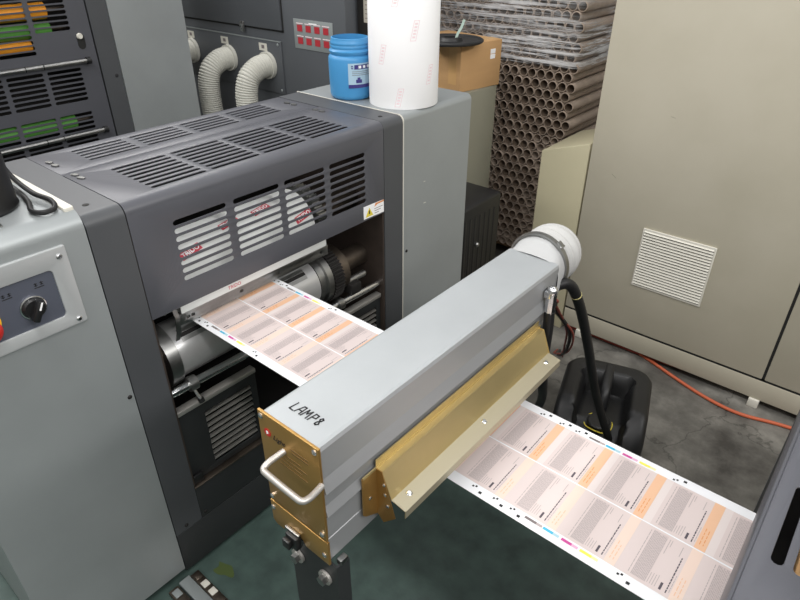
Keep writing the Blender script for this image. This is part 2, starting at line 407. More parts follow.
# rear cover behind the hood
mb = MB()
holes = [slot(-1.788 + 0.0262 * k, y, 0.0125, 0.150) for y in (0.765, 0.939, 1.112, 1.288) for k in range(5)]
mb.plate(rect(XB, -1.626, YH0, YH1), holes, 0.003, M['hood'], (0, 0, 1.2475), (1, 0, 0), (0, 1, 0), 0.0008)
mb.sheet([(-1.626, 1.246), (-1.619, 1.243), (-1.617, 1.226)], 'y', YH0, YH1, M['hood'], 0.003)
mb.sheet([(XB, 1.249), (XB - .006, 1.243), (XB - .006, 0.95)], 'y', YH0, YH1, M['hood'], 0.003)
rc = mb.build('rear_cover', U1)
for x in (-1.735, -1.70, -1.59, -1.557):
    for y in (0.606, 1.436):
        b = MB(); b.prism(rrect(-0.011, 0.011, -0.006, 0.006, 0.005), 'z', 1.2495, 1.2535, M['steel'], Matrix.Translation((x, y, 0)) @ Matrix.Rotation(0.3, 4, 'Z')); b.build('catch', rc if x < -1.62 else hood)
for p in ((-1.384, 0.532, 1.25), (-1.367, 1.52, 1.25)): screw(U1, p, (0, 0, 1), 0.008, M['dark'], 0.002)
# warning label on the hood corner
mb = MB(); X1 = XF + 0.0008
mb.prism([(1.372, 0.944), (1.473, 0.941), (1.473, 0.986), (1.372, 0.989)], 'x', XF, X1, M['white'])
mb.prism([(1.380, 0.948), (1.418, 0.948), (1.399, 0.980)], 'x', X1, X1 + .0005, M['yellow'])
mb.prism([(1.396, 0.957), (1.402, 0.957), (1.401, 0.970), (1.397, 0.970)], 'x', X1 + .0005, X1 + .001, M['ink'])
mb.prism([(1.425, 0.974), (1.44, 0.980), (1.473, 0.980), (1.473, 0.986), (1.43, 0.986)], 'x', X1, X1 + .0005, M['orange'])
for k in range(3): mb.box(X1, X1 + .0004, 1.425, 1.467 - .01 * k, 0.966 - .008 * k, 0.968 - .008 * k, M['greyink'])
tag(mb.build('warning_label', hood), 'white sticker with a yellow warning triangle')

# cylinders, gears and rods seen in the opening
CX, CZ, CR = -1.47, 0.9586, 0.104
mb = MB(); mb.cyl((CX, 0.66, CZ), (CX, 1.20, CZ), CR, M['blanket'], n=64)
bc = tag(mb.build('blanket_cylinder', U1), 'white wrapped cylinder with red word marks')
def on_cyl(y, a, dr=0.0006): return Vector((CX + (CR + dr) * math.cos(a), y, CZ + (CR + dr) * math.sin(a)))
def cyl_mark(y, a, w=0.07, h=0.022, tilt=0.45):
    """a red box with the word in white, wrapped on the cylinder"""
    O = on_cyl(y, a); Uv = Vector((0, 1, 0)); Vv = Vector((-math.sin(a), 0, math.cos(a)))
    ct, st = math.cos(tilt), math.sin(tilt); U2 = Uv * ct + Vv * st; V2 = Vv * ct - Uv * st
    mb = MB()
    n = 6
    nrm = Vector((math.cos(a), 0, math.sin(a)))
    def bend(u, v, d):
        p = U2 * u + V2 * v; ang = a + p.dot(Vv) / CR; return Vector((CX + (CR + d) * math.cos(ang), y + p.y, CZ + (CR + d) * math.sin(ang)))
    for i in range(n):
        u0, u1 = -w / 2 + w * i / n, -w / 2 + w * (i + 1) / n
        mb.quad(bend(u0, -h / 2, .0006), bend(u1, -h / 2, .0006), bend(u1, h / 2, .0006), bend(u0, h / 2, .0006), M['red'])
    t = MB(); t.text('TRIDO', h * .95, M['white'], (0, 0, 0), (1, 0, 0), (0, 1, 0), 0.0002, bold=0.0005)
    for v in t.bm.verts: v.co = bend(v.co.x * 0.95, v.co.y * 0.9, .0011 + v.co.z)
    me = bpy.data.meshes.new('t'); t.bm.to_mesh(me); tmp = bmesh.new(); tmp.from_mesh(me); mb._take(tmp, M['white']); t.bm.free(); bpy.data.meshes.remove(me)
    return mb
for y, a, ti in ((0.772, 0.80, 0.2), (0.925, 1.18, 0.2), (1.045, 1.22, 0.2), (1.165, 0.52, 0.2), (0.80, -0.42, 0.1)):
    cyl_mark(y, a, tilt=ti).build('word_mark', bc, smooth=0)
mb = MB()
nt_ = 44; prof = []
for k in range(nt_):
    for j, rr in ((0, .108), (.3, .108), (.5, .116), (.8, .116)):
        a = 2 * PI * (k + j) / nt_; prof.append((CX + rr * math.cos(a), CZ + rr * math.sin(a)))
mb.prism(prof, 'y', 1.214, 1.246, M['steel']); mb.build('gear_ring', U1, smooth=20)
mb = MB(); mb.cyl((CX, 1.20, CZ), (CX, 1.214, CZ), 0.07, M['gear']); mb.cyl((CX, 1.246, CZ), (CX, 1.468, CZ), 0.035, M['gear']); mb.build('shaft', U1)
LZ = 0.740; LX = -1.435
mb = MB(); mb.cyl((LX, 0.655, LZ), (LX, 1.19, LZ), 0.085, M['cylsteel'], n=64)
for k in range(3): 
    a = 0.75 + 0.16 * k; mb.box(-0.004, 0.003, 0.68, 1.15, -0.006, 0.006, M['steel'] if k != 1 else M['dark'], mtx=Matrix.Translation((LX + .0845 * math.cos(a), 0, LZ + .0845 * math.sin(a))) @ Matrix.Rotation(-a, 4, 'Y'))
mb.build('impression_cylinder', U1)
mb = MB(); mb.cyl((LX, 0.615, LZ), (LX, 0.65, LZ), 0.097, M['steel'], n=48); mb.cyl((LX, 0.592, LZ), (LX, 0.615, LZ), 0.045, M['gear']); mb.build('bearer_ring', U1)
mb = MB()
mb.lathe([(0.085, 0), (0.085, .025), (0.097, .026), (0.097, .05)], M['steel'], (LX, 1.193, LZ), (0, 1, 0), n=48)
prof = []
for k in range(48):
    for j, rr in ((0, .095), (.3, .095), (.5, .103), (.8, .103)):
        a = 2 * PI * (k + j) / 48; prof.append((LX + rr * math.cos(a), LZ + rr * math.sin(a)))
mb.prism(prof, 'y', 1.245, 1.29, M['dark']); mb.cyl((LX, 1.29, LZ), (LX, 1.33, LZ), 0.088, M['gear'], n=40); mb.cyl((LX, 1.33, LZ), (LX, 1.469, LZ), 0.04, M['gear']); mb.build('drive_gear', U1, smooth=20)
# guide plate under the hood
mb = MB()
mb.plate(rect(0.672, 1.23, 0, 0.034), [slot(y, 0.017, 0.012, 0.010) for y in (0.70, 0.715, 0.88, 1.02, 1.2)], 0.006, M['steel'], (-1.352, 0, 0.860), (0, 1, 0), Vector((0.05, 0, 1)), 0.0008)
gp = mb.build('guide_plate', U1)
mb = MB(); mb.sheet([(-1.352, 0.935), (-1.338, 0.90), (-1.345, 0.85), (-1.362, 0.815)], 'y', 0.655, 0.668, M['steel'], 0.004); mb.build('guide_bracket', U1)
# white wrapped strip just below the hood edge
mb = MB(); mb.box(-1.330, -1.326, 0.672, 1.205, 0.908, 0.948, M['blanket'], .0008)
ws = tag(mb.build('wrapped_strip', U1), 'white wrapped strip below the hood')
mb = MB(); t0 = MB(); t0.text('TRIDO', .015, M['red'], (-1.3255, 0.845, .919), (0, 1, 0.0), (0, 0, 1), .0004); mb = t0; mb.build('word_mark', ws, smooth=0)
# rods
mb = MB(); mb.cyl((-1.345, 0.591, 0.668), (-1.345, 1.469, 0.645), 0.013, M['chrome']); rod = mb.build('chrome_rod', U1)
mb = MB(); mb.cyl((-1.345, 0.652, 0.667), (-1.345, 0.678, 0.666), 0.022, M['steel']); mb.cyl((-1.345, 0.665, 0.650), (-1.325, 0.672, 0.612), 0.005, M['chrome']); mb.cyl((-1.327, 0.6715, 0.616), (-1.322, 0.673, 0.604), 0.009, M['black']); mb.build('clamp_collar', rod)
mb = MB(); mb.cyl((-1.345, 1.25, 0.651), (-1.345, 1.275, 0.650), 0.022, M['steel']); mb.box(-1.40, -1.335, 1.32, 1.37, 0.66, 0.70, M['dark'], 0.004); mb.cyl((-1.37, 1.28, 0.70), (-1.37, 1.42, 0.70), 0.012, M['steel']); mb.build('clamp_collar', rod)
# guard panels with slat windows
for ya, yb in ((0.592, 0.872), (1.20, 1.468)):
    mb = MB(); mb.plate(rect(ya, yb, 0.318, 0.592), [rrect(ya + .088, yb - .022, 0.342, 0.552, .006)], 0.005, M['kick'], (-1.338, 0, 0), (0, 1, 0), (0, 0, 1), 0.0006)
    gpn = mb.build('guard_panel', U1)
    mb = MB()
    for k in range(9): mb.box(-1.349, -1.3365, ya + .086, yb - .020, 0.352 + .0228 * k, 0.3565 + .0228 * k, M['satin'])
    mb.build('slat_insert', gpn)
    mb = MB(); mb.box(-1.356, -1.328, ya, yb, 0.590, 0.606, M['satin'], 0.003); mb.build('top_rail', gpn)
    mb = MB(); mb.box(-1.334, -1.322, ya, ya + .036, 0.318, 0.352, M['black'], 0.003); mb.build('latch_block', gpn)

# end covers
def end_cover(parent, x0, x1, y0, y1, z0, z1, r, m, ry=0.012):
    mb = MB(); mb.prism(frontround(x0, x1, z0, z1, r, 10, 0.012), 'y', y0, y1, m)
    ed = [e for e in mb.bm.edges if len(e.link_faces) == 2 and e.calc_face_angle(0) > 1.2 and abs((e.verts[0].co - e.verts[1].co).y) < 1e-5]
    bmesh.ops.bevel(mb.bm, geom=ed, offset=0.0025, segments=2, affect='EDGES', profile=.5)
    return mb.build('end_cover', parent)
ec = end_cover(U1, -1.80, XF, 0.10, 0.4895, 0.028, 1.268, 0.04, M['silver'])
ec2 = end_cover(U1, -1.84, XF, 1.5785, 1.978, 0.028, 1.25, 0.022, M['silver'])
screw(ec2, (XF, 1.598, 0.738), (1, 0, 0), 0.006, M['dark']); screw(ec, (XF, 0.478, 0.754), (1, 0, 0), 0.006, M['dark'])
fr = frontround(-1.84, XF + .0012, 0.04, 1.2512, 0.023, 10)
mb = MB(); mb.sheet(fr[1:], 'y', 1.5762, 1.5800, M['offwhite'], 0.003); tag(mb.build('edge_highlight', ec2), 'pale strip painted as the lit edge of the cover')  # off-white colour stands in for light caught by the cover's bevelled edge
for y, z, l in ((1.70, 0.985, .006), (1.705, 0.90, .008)):
    mb = MB(); mb.box(XF - .0002, XF + .0003, y - l, y + l, z - .001, z + .001, M['offwhite']); mb.build('scratch_mark', ec2)
# pale raised ledge along the seam on the left cover
mb = MB(); mb.box(-1.71, -1.34, 0.468, 0.4895, 1.262, 1.274, M['offwhite'], 0.003); mb.box(-1.80, -1.70, 0.455, 0.4895, 1.262, 1.292, M['offwhite'], 0.004)
mb.build('raised_ledge', ec)
mb = MB(); mb.box(-1.395, -1.355, 0.332, 0.352, 1.267, 1.271, M['steel'], 0.003); mb.build('catch', ec)
# control panel
mb = MB(); X = XF + 0.004
mb.plate(rrect(0.135, 0.437, 1.017, 1.21, 0.004), [rrect(0.175, 0.398, 1.048, 1.165, 0.010)], 0.008, M['ctlgrey'], (X - .002, 0, 0), (0, 1, 0), (0, 0, 1), 0.002)
cp = mb.build('control_panel', ec)
cp.data.materials[0] = mat('brushed_bezel', (186, 189, 190), 0.4, 0.3)
mb = MB(); mb.box(XF - .002, XF + 0.0015, 0.17, 0.40, 1.045, 1.168, M['navyplate'])
for y in (0.300, 0.365):
    mb.box(XF + .0015, XF + .0019, y - .010, y + .010, 1.1345, 1.1365, M['ink'])
    for dx in (-.006, .006):
        mb.box(XF + .0015, XF + .0019, y + dx - .0035, y + dx + .0035, 1.140, 1.1415, M['ink']); mb.box(XF + .0015, XF + .0019, y + dx - .0035, y + dx + .0035, 1.144, 1.1455, M['ink']); mb.box(XF + .0015, XF + .0019, y + dx - .001, y + dx + .001, 1.139, 1.147, M['ink'])
mb.build('switch_plate', cp)
mb = MB(); mb.lathe([(0.0, .014), (0.020, .014), (0.0235, .010), (0.0245, 0.0), (0, 0)], M['black'], (XF + .0015, 0.340, 1.097), (1, 0, 0), n=28)
Rk = Matrix.Translation((XF + .0015, 0.340, 1.097)) @ Matrix.Rotation(math.radians(-28), 4, 'X')
mb.box(0.012, 0.034, -.007, .007, -.024, .024, M['black'], 0.003, mtx=Rk)
mb.box(0.034, 0.0346, -.0018, .0018, -.022, -.004, M['white'], mtx=Rk @ Matrix.Rotation(PI, 4, 'X'))
mb.lathe([(0.0245, 0.0), (0.027, 0.0), (0.027, .004), (0.0245, .005)], M['chrome'], (XF + .0015, 0.340, 1.097), (1, 0, 0), n=28)
mb.build('rotary_knob', cp)
mb = MB(); mb.cyl((XF + .0015, 0.238, 1.098), (XF + .004, 0.238, 1.098), 0.037, M['yellowp'], n=32); es = mb.build('emergency_stop', cp)
mb = MB(); mb.lathe([(0, .034), (.022, .034), (.030, .028), (.030, .018), (.014, .016), (.014, .004), (0, .004)], M['redp'], (XF, 0.238, 1.092), (1, 0, 0), n=28); mb.build('push_button', es)
for y, z in ((0.420, 1.188), (0.420, 1.03), (0.15, 1.188), (0.15, 1.03)): screw(cp, (XF + .006, y, z), (1, 0, 0), 0.0065, M['chrome'], 0.004)

# things on the left cover: dark stand column with its cable
T = thing('monitor_stand', 'black round column standing on the silver cover at the left edge', 'stand', (-1.50, 0.345, 1.268))
mb = MB(); mb.lathe([(0, 0), (.080, 0), (.082, .006), (.080, .012), (.079, .25), (.078, .5), (.0, .5)], M['black'], (-1.487, 0.349, 1.2685), (0, 0, 1), n=36); mb.build('column', T)
pth = smooth_path([(-1.60, 0.436, 1.42), (-1.58, 0.442, 1.36), (-1.54, 0.448, 1.31), (-1.46, 0.456, 1.284), (-1.385, 0.464, 1.283), (-1.352, 0.455, 1.2765), (-1.348, 0.43, 1.2755), (-1.375, 0.418, 1.2755), (-1.43, 0.434, 1.2755), (-1.50, 0.445, 1.2755), (-1.60, 0.450, 1.2755)], 8)
mb = MB(); mb.sweep(pth, 0.0058, M['rubber'], 10); tag(mb.build('looped_cable'), 'black cable looped on the silver cover beside the column', 'cable')

# ------------------------------------------------------------------ press unit further back
X2 = -3.18
U2 = thing('printing_unit', 'rear press unit at top left, orange and green rollers behind its slots', 'printing press', (-3.45, 1.0, 0))
mb = MB(); holes = []
colsb = [(1.30, 0.160), (1.12, 0.162), (0.94, 0.162), (0.76, 0.162), (0.58, 0.162)]
for ci, (y, wd) in enumerate(colsb):
    for k in range(9): holes.append(slot(y, 1.374 + 0.0232 * k, wd, 0.0165))
    if ci > 0:
        for k in range(4): holes.append(slot(y, 1.353 - 0.0225 * k, wd, 0.0165))
    for k in range(7): holes.append(slot(y, 1.191 - 0.0228 * k, wd, 0.0150))
    for k in range(7): holes.append(slot(y, 0.984 - 0.0228 * k, wd, 0.0150))
mb.plate(rect(0.40, 1.472, 0.62, 1.85), holes, 0.004, M['hood'], (X2 - .002, 0, 0), (0, 1, 0), (0, 0, 1))
fg = mb.build('front_guard', U2)
mb = MB(); mb.prism(frontround(-3.72, X2, 0.02, 1.88, 0.03), 'y', 1.4805, 1.5755, M['post']); mb.build('frame_post', U2)
mb = MB(); mb.prism(frontround(-3.72, X2, 0.02, 1.88, 0.03), 'y', 0.30, 0.398, M['post']); mb.build('frame_post', U2)
mb = MB(); mb.box(-3.72, -3.36, 0.40, 1.478, 0.02, 1.85, M['dark']); mb.build('body', U2)
mb = MB(); mb.box(X2 - .18, X2 - .004, 0.40, 1.478, 0.02, 0.618, M['kick']); mb.build('kick_panel', U2)
for z, r, m_ in ((1.452, 0.036, 'orangeroller'), (1.374, 0.034, 'greenroller'), (1.312, 0.027, 'orangeroller'), (0.95, 0.04, 'greenroller'), (1.56, .03, 'greenroller')):
    mb = MB(); mb.cyl((X2 - .046, 0.41, z), (X2 - .046, 1.30 if z > 1.35 or z < 1 else 1.20, z), r, M[m_]); mb.cyl((X2 - .046, 1.20, z), (X2 - .046, 1.47, z), 0.012, M['gear']); mb.build('ink_roller', U2)
for z in (1.228, 0.896):
    mb = MB(); mb.cyl((X2 + .025, 0.45, z), (X2 + .025, 1.405, z), 0.011, M['steel'])
    for y in (1.12, 1.20, 0.9): mb.cyl((X2 + .025, y, z), (X2 + .025, y + .004, z), 0.0118, M['dark'])
    mb.cyl((X2 + .025, 1.405, z), (X2 + .025, 1.425, z), 0.016, M['black']); mb.cyl((X2, 1.415, z), (X2 + .025, 1.415, z), 0.008, M['black']); mb.cyl((X2, .46, z), (X2 + .025, .46, z), 0.008, M['black']); mb.build('chrome_rail', U2)
mb = MB(); mb.prism(slot(1.4145, 1.312, 0.036, 0.072), 'x', X2, X2 + .002, M['seam']); rec = mb.build('handle_recess', fg)
mb = MB(); mb.lathe([(0, .012), (.011, .012), (.014, .006), (.014, 0), (0, 0)], M['offwhite'], (X2 + .002, 1.411, 1.335), (1, 0, 0), n=18); mb.build('knob', rec)
screw(U2, (X2, 1.548, 1.134), (1, 0, 0), 0.009, M['ink'], 0.002)
ec3 = end_cover(U2, -3.74, X2 + .005, 1.5785, 1.985, 0.028, 1.9, 0.04, M['silver'])

# ------------------------------------------------------------------ next unit, in the right foreground
U3 = thing('printing_unit', 'grey slotted cover of the next press unit in the bottom right corner', 'printing press', (0.3, 1.0, 0))
mb = MB()
holes = [slot(0.0535 + 0.0262 * k, y, 0.0155, 0.162) for y in (0.766, 0.946, 1.122, 1.298) for k in range(5)]
mb.plate(rect(0.024, 0.215, YH0, YH1), holes, 0.003, M['hood'], (0, 0, 1.0985), (1, 0, 0), (0, 1, 0), 0.0008)
mb.sheet([(0.024, 1.0995), (0.021, 1.098), (0.019, 1.094), (0.019, 0.90)][::-1], 'y', YH0, YH1, M['hood'], 0.002)
mb.build('rear_cover', U3)
mb = MB(); mb.prism([(0.22, 1.0), (0.55, 1.0), (0.55, 1.23), (0.53, 1.25), (0.24, 1.25), (0.22, 1.23)], 'y', YH0, YH1, M['hood']); mb.build('hood', U3)
for y0, y1 in ((0.4925, 0.5835), (1.4785, 1.5755)):
    mb = MB(); mb.box(0.019, 0.55, y0, y1, 0.012, 1.10, M['post'], 0.004); mb.build('frame_post', U3)
mb = MB(); mb.box(0.32, 0.54, 0.60, 1.47, 0.012, 1.0, M['dark']); mb.box(0.020, 0.034, 0.584, 1.478, 0.012, 0.80, M['kick']); mb.build('body', U3)
mb = MB(); mb.box(0.078, 0.20, 0.60, 1.465, 0.98, 1.06, M['card'], .004); mb.build('cross_bar', U3)
mb = MB(); mb.box(0.032, 0.31, 0.59, 1.47, 0.93, 0.936, M['dark']); mb.build('tray', U3)

# ------------------------------------------------------------------ printed web
Y0w, Y1w = 0.717, 1.023
ZW = 0.85
mb = MB()
mb.box(-1.452, 0.30, Y0w, Y1w, ZW - 0.0004, ZW, M['web'])
zz = ZW + 0.00025
def q(x0, x1, y0, y1, m, z=zz): mb.quad((x0, y0, z), (x1, y0, z), (x1, y1, z), (x0, y1, z), m)
Pd = 0.112
lanes = [(0.7425, 0.8685, 'barpale'), (0.8715, 1.0, 'bar')]
starts = [(-0.375 + Pd * k) for k in range(-3, 7)] + [(-1.1315 + 0.1095 * k) for k in range(-3, 4)]
for y0, y1, bm_ in lanes:
    q(-1.45, -0.73, y0, y1, M['pink']); q(-0.73, 0.29, y0, y1, M['pink'])
z2 = zz + 0.0002; z3 = zz + 0.0004
rnd = random.Random(3)
for s in starts:
    for y0, y1, bm_ in lanes:
        q(s - .0095, s + .0095, y0, y1, M[bm_], z2)
        q(s + .010, s + .024, y0, y1, M['pinkpale'] if bm_ == 'bar' else M['pink'], z2)
        # words on the bar
        for j in range(2):
            a = y0 + .012; 
            for kk in range(4):
                l = rnd.uniform(.004, .012); q(s - .004 + .006 * j, s - .0025 + .006 * j, a, a + l, M['bar'] if bm_ == 'barpale' else M['orange'], z3); a += l + .003
        # slim caption line
        a = y0 + .008
        while a < y1 - .012:
            l = rnd.uniform(.004, .012); q(s + .0315, s + .0328, a, min(a + l, y1 - .008), M['txt'], z2); a += l + .0016
        # dense paragraph
        q(s + .036, s + .062, y0 + .006, y1 - .005, M['pinkdark'], z2)
        for r_ in range(11):
            a = y0 + .007; x = s + .0368 + .0023 * r_
            while a < y1 - .010:
                l = rnd.uniform(.003, .009); q(x, x + .0012, a, min(a + l, y1 - .006), M['txt'], z3); a += l + .0012
        # short ragged lines
        for r_ in range(4): q(s + .064 + .0042 * r_, s + .0650 + .0042 * r_, y0 + .008, y0 + .008 + rnd.uniform(.018, .028), M['txt'], z2)
        for r_ in range(2): q(s + .066 + .004 * r_, s + .0671 + .004 * r_, y1 - .045 + .02 * r_, y1 - .008, M['txt'], z2)
        q(s + .0835, s + .0875, y0 + .008, y0 + .024, M['txtd'], z2)
        a = y0 + .008
        while a < y1 - .035:
            l = rnd.uniform(.003, .008); q(s + .0945, s + .0965, a, a + l, M['txtd'], z2); a += l + .0014
        q(s + .089, s + .0902, y1 - .034, y1 - .010, M['txt'], z2)
        a = y0 + .012
        while a < y0 + .05:
            l = rnd.uniform(.003, .008); q(s + .0995, s + .1005, a, a + l, M['txt'], z2); a += l + .0014
# register marks and colour patches in both margins
for base in (-0.30, -1.285, -0.30 + Pd * 4):
    for ys, sgn in ((0.7345, 1), (1.0065, -1)):
        for dx, w_, m1, m2 in ((0, .024, 'greyink', 'txt'), (.036, .020, 'cyan', 'cyanp'), (.073, .020, 'mag', 'magp'), (.110, .022, 'yel', 'yelp')):
            x = base + dx
            q(x - w_ / 2, x + w_ / 2, ys - .0025, ys + .0035, M[m1], z2); q(x + w_ / 2, x + w_ / 2 + .012, ys - .0025, ys + .0035, M[m2], z2)
        for dx in (-.108, -.06, -.022, .19):
            x = base + dx
            q(x - .0032, x + .0032, ys - .007 * sgn - .003, ys - .007 * sgn + .003, M['ink'], z2)
            for k in range(2): q(x - .022 + .006 * k, x - .0180 + .006 * k, ys - .003 + .003 * (k % 2), ys + .0015 + .003 * (k % 2), M['ink'], z2)
wb = mb.build('printed_paper_web', smooth=0)
tag(wb, 'white paper web printed with pink label panels and orange bars, running under the lamp', 'paper web')

# ------------------------------------------------------------------ UV lamp
LX0, LX1, LY0, LY1, LT, LB = -0.643, -0.509, 0.421, 1.165, 1.14, 0.876
L = thing('curing_lamp', 'long silver box lamp with a gold end plate lying across the paper web', 'lamp', (-0.576, 0.45, 0))
prof = [(LX0, LB), (LX1 - .004, LB), (LX1, LB + .004), (LX1, 0.932), (LX1 - .0015, 0.9335), (LX1, 0.935), (LX1, 0.990), (LX1 + .0055, 0.9915), (LX1 - .001, 1.012), (LX1 + .0, 1.0435), (LX1 + .0065, 1.045), (LX1 - .001, 1.072), (LX1, LT - .008), (LX1 - .003, LT - .002), (LX1 - .008, LT), (LX0 + .008, LT), (LX0 + .003, LT - .002), (LX0, LT - .008)]
mb = MB(); mb.prism(prof, 'y', LY0, LY1, M['alu_side'])
i_ = mb.mi(M['alu'])
for f in mb.bm.faces:
    f.normal_update()
    if f.normal.z > .5 and f.calc_center_median().z > 1.12: f.material_index = i_
hs = mb.build('housing', L, smooth=1)
# hand lettered name on top
def strokes(mb, lines, O, U, V, w, m):
    U = Vector(U); V = Vector(V); N_ = U.cross(V).normalized()
    for ln in lines:
        pts = [Vector(O) + U * a + V * b for a, b in ln]
        for p0, p1 in zip(pts[:-1], pts[1:]):
            d = (p1 - p0).normalized(); n = N_.cross(d) * w / 2; e = d * w * .35
            mb.quad(p0 - n - e, p1 - n + e, p1 + n + e, p0 + n - e, m)
GL = {'L': [[(.05, 1), (0, 0), (.55, -.03)]], 'A': [[(0, 0), (.28, 1), (.62, 1), (.7, 0)], [(.1, .42), (.66, .42)]], 'M': [[(0, 0), (.1, 1), (.35, .45), (.62, 1), (.75, 0)]], 'P': [[(0, 0), (.05, 1), (.5, .97), (.55, .55), (.05, .48)]],
      '8': [[(.25, .52), (.05, .75), (.2, .98), (.42, .85), (.36, .62), (.1, .35), (.08, .08), (.3, 0), (.48, .2), (.25, .52)]]}
mb = MB(); x = 0.0
for ch, adv in (('L', .68), ('A', .86), ('M', .95), ('P', .80), ('8', .6)):
    strokes(mb, [[(x + a * .9, b) for a, b in ln] for ln in GL[ch]], (-0.6110, 0.4520, LT + .0004), (0.0168, 0.0, 0), (0.0018, 0.0175, 0), 0.0028, M['ink']); x += adv
mb.build('lettering', L, smooth=0)
# a few scuffs
# end plate
mb = MB(); EP = 0.4165
mb.plate([(-0.647, 0.934), (-0.507, 0.934), (-0.507, 1.142), (-0.647, 1.142)], [], 0.005, M['gold'], (0, EP + .002, 0), (1, 0, 0), (0, 0, 1), 0.0006)
ep = mb.build('end_plate', L)
mb = MB(); mb.plate([(-0.649, 0.931), (-0.649, 0.880), (-0.640, 0.872), (-0.622, 0.872), (-0.612, 0.885), (-0.570, 0.885), (-0.563, 0.874), (-0.505, 0.874), (-0.505, 0.931)][::-1], [], 0.005, M['gold'], (0, EP + .0015, 0), (1, 0, 0), (0, 0, 1), 0.0006)
mb.build('lower_plate', L)
for x, z in ((-0.639, 1.133), (-0.515, 1.133), (-0.641, 0.946), (-0.516, 0.946), (-0.643, 0.915), (-0.515, 0.894)): screw(ep, (x, EP - .0005, z), (0, -1, 0), 0.0055, M['chrome'], 0.003)
mb = MB(); yy = EP - .0008
mb.prism([(p[0] * .008 - .627, p[1] * .008 + 1.104) for p in [(math.cos(i * PI / 8), math.sin(i * PI / 8)) for i in range(16)]], 'y', yy - .0004, yy, M['redp'])
mb.prism([(-.629, 1.100), (-.624, 1.103), (-.627, 1.108), (-.630, 1.106)], 'y', yy - .0008, yy - .0004, M['white'])
mb.text('Light', 0.0145, M['seam'], (-.600, yy - .0004, 1.102), (1, 0, 0), (0, 0, 1), .0004, shear=.3)
for k in range(2): mb.box(-.570, -.532, yy - .0004, yy, 1.101 - .007 * k, 1.1035 - .007 * k, M['engrave'])
for k in range(4): mb.box(-.605, -.550 + .012 * (k % 2), yy - .0004, yy, 1.078 - .009 * k, 1.0795 - .009 * k, M['engrave'])
mb.build('maker_print', ep, smooth=0)
mb = MB(); yb = 0.374
mb.sweep(smooth_path([(-0.590, EP, 1.086), (-0.592, 0.40, 1.084), (-0.593, 0.384, 1.082), (-0.590, yb, 1.079), (-0.575, yb - .002, 1.078), (-0.520, yb - .002, 1.075), (-0.505, yb, 1.073), (-0.501, 0.384, 1.071), (-0.503, 0.40, 1.069), (-0.506, EP, 1.068)], 6), 0.0055, M['satin'], 12)
mb.build('handle', L)
# connector below the plate
mb = MB(); mb.box(-0.602, -0.573, 0.402, 0.4155, 0.862, 0.893, M['black'], 0.003); mb.box(-0.600, -0.582, 0.392, 0.402, 0.868, 0.888, M['black'], 0.003); mb.box(-.609, -.574, 0.409, 0.4155, 0.893, 0.897, M['steel'], .001); mb.build('connector', L)
# leg
mb = MB(); mb.sheet([(-0.500, 0.452), (-0.500, 0.4275), (-0.613, 0.4275), (-0.613, 0.452)], 'z', 0.0, 0.866, M['kick'], 0.006)
mb.box(-0.64, -0.47, 0.42, 0.50, 0.0, 0.012, M['kick'], 0.002)
lg = tag(mb.build('leg', L), 'dark steel channel leg')
mb = MB(); mb.box(-0.506, -0.494, 0.432, 0.450, 0.862, 0.8755, M['steel'], 0.002); mb.build('packing_block', lg)
for x, z in ((-0.596, 0.815), (-0.525, 0.818)):
    b = MB(); b.cyl((x, 0.4225, z), (x, 0.4175, z), 0.015, M['satin'], n=20); b.cyl((x, 0.4175, z), (x, 0.408, z), 0.010, M['steel'], n=6); b.build('bolt', lg)
# gold shield along the side
SY0, SY1 = 0.534, 1.085
mb = MB(); mb.sheet([(LX1 + .0068, 1.030), (LX1 + .0068, 1.012), (-0.488, 1.0115), (-0.468, 0.958), (-0.437, 0.952), (-0.437, 0.935)][::-1], 'y', SY0, SY1, M['gold2'], 0.0018)
mb.box(LX1 + .0062, LX1 + .0085, SY0 - .034, SY1 + .01, 1.0105, 1.0155, M['gold2'])
i_ = mb.mi(M['champagne'])
for f in mb.bm.faces:
    if f.calc_center_median().x > -0.4685: f.material_index = i_
sh = mb.build('light_shield', L, smooth=15)
mb = MB(); mb.prism([(LX1 + .0065, 0.905), (-0.486, 0.888), (-0.459, 0.918), (-0.488, 1.0135), (LX1 + .0065, 1.0135)], 'y', SY0 - .0016, SY0, M['gold']); mb.prism([(SY0 - .036, 0.925), (SY0 - .03, 0.918), (SY0, 0.900), (SY0, 1.0135), (SY0 - .036, 1.0135)], 'x', LX1 + .0062, LX1 + .0082, M['gold'])
ck = mb.build('end_cheek', sh, smooth=15)
for p, d in (((-.484, SY0 - .0016, .985), (0, -1, 0)), ((-.482, SY0 - .0016, .962), (0, -1, 0)), ((-.476, SY0 - .0016, .938), (0, -1, 0)), ((LX1 + .0082, SY0 - .018, .955), (1, 0, 0))): screw(ck, p, d, 0.004, M['chrome'], .002)
mb = MB(); mb.prism([(LX1 + .0065, 0.935), (-0.466, 0.935), (-0.466, 0.958), (-0.488, 1.0135), (LX1 + .0065, 1.0135)], 'y', SY1, SY1 + .0016, M['gold2']); mb.build('end_cheek', sh, smooth=15)
for y in (0.566, 0.80, 1.05): screw(sh, (-.4555, y, 0.9565), (0.19, 0, 1), 0.006, M['chrome'], .003)
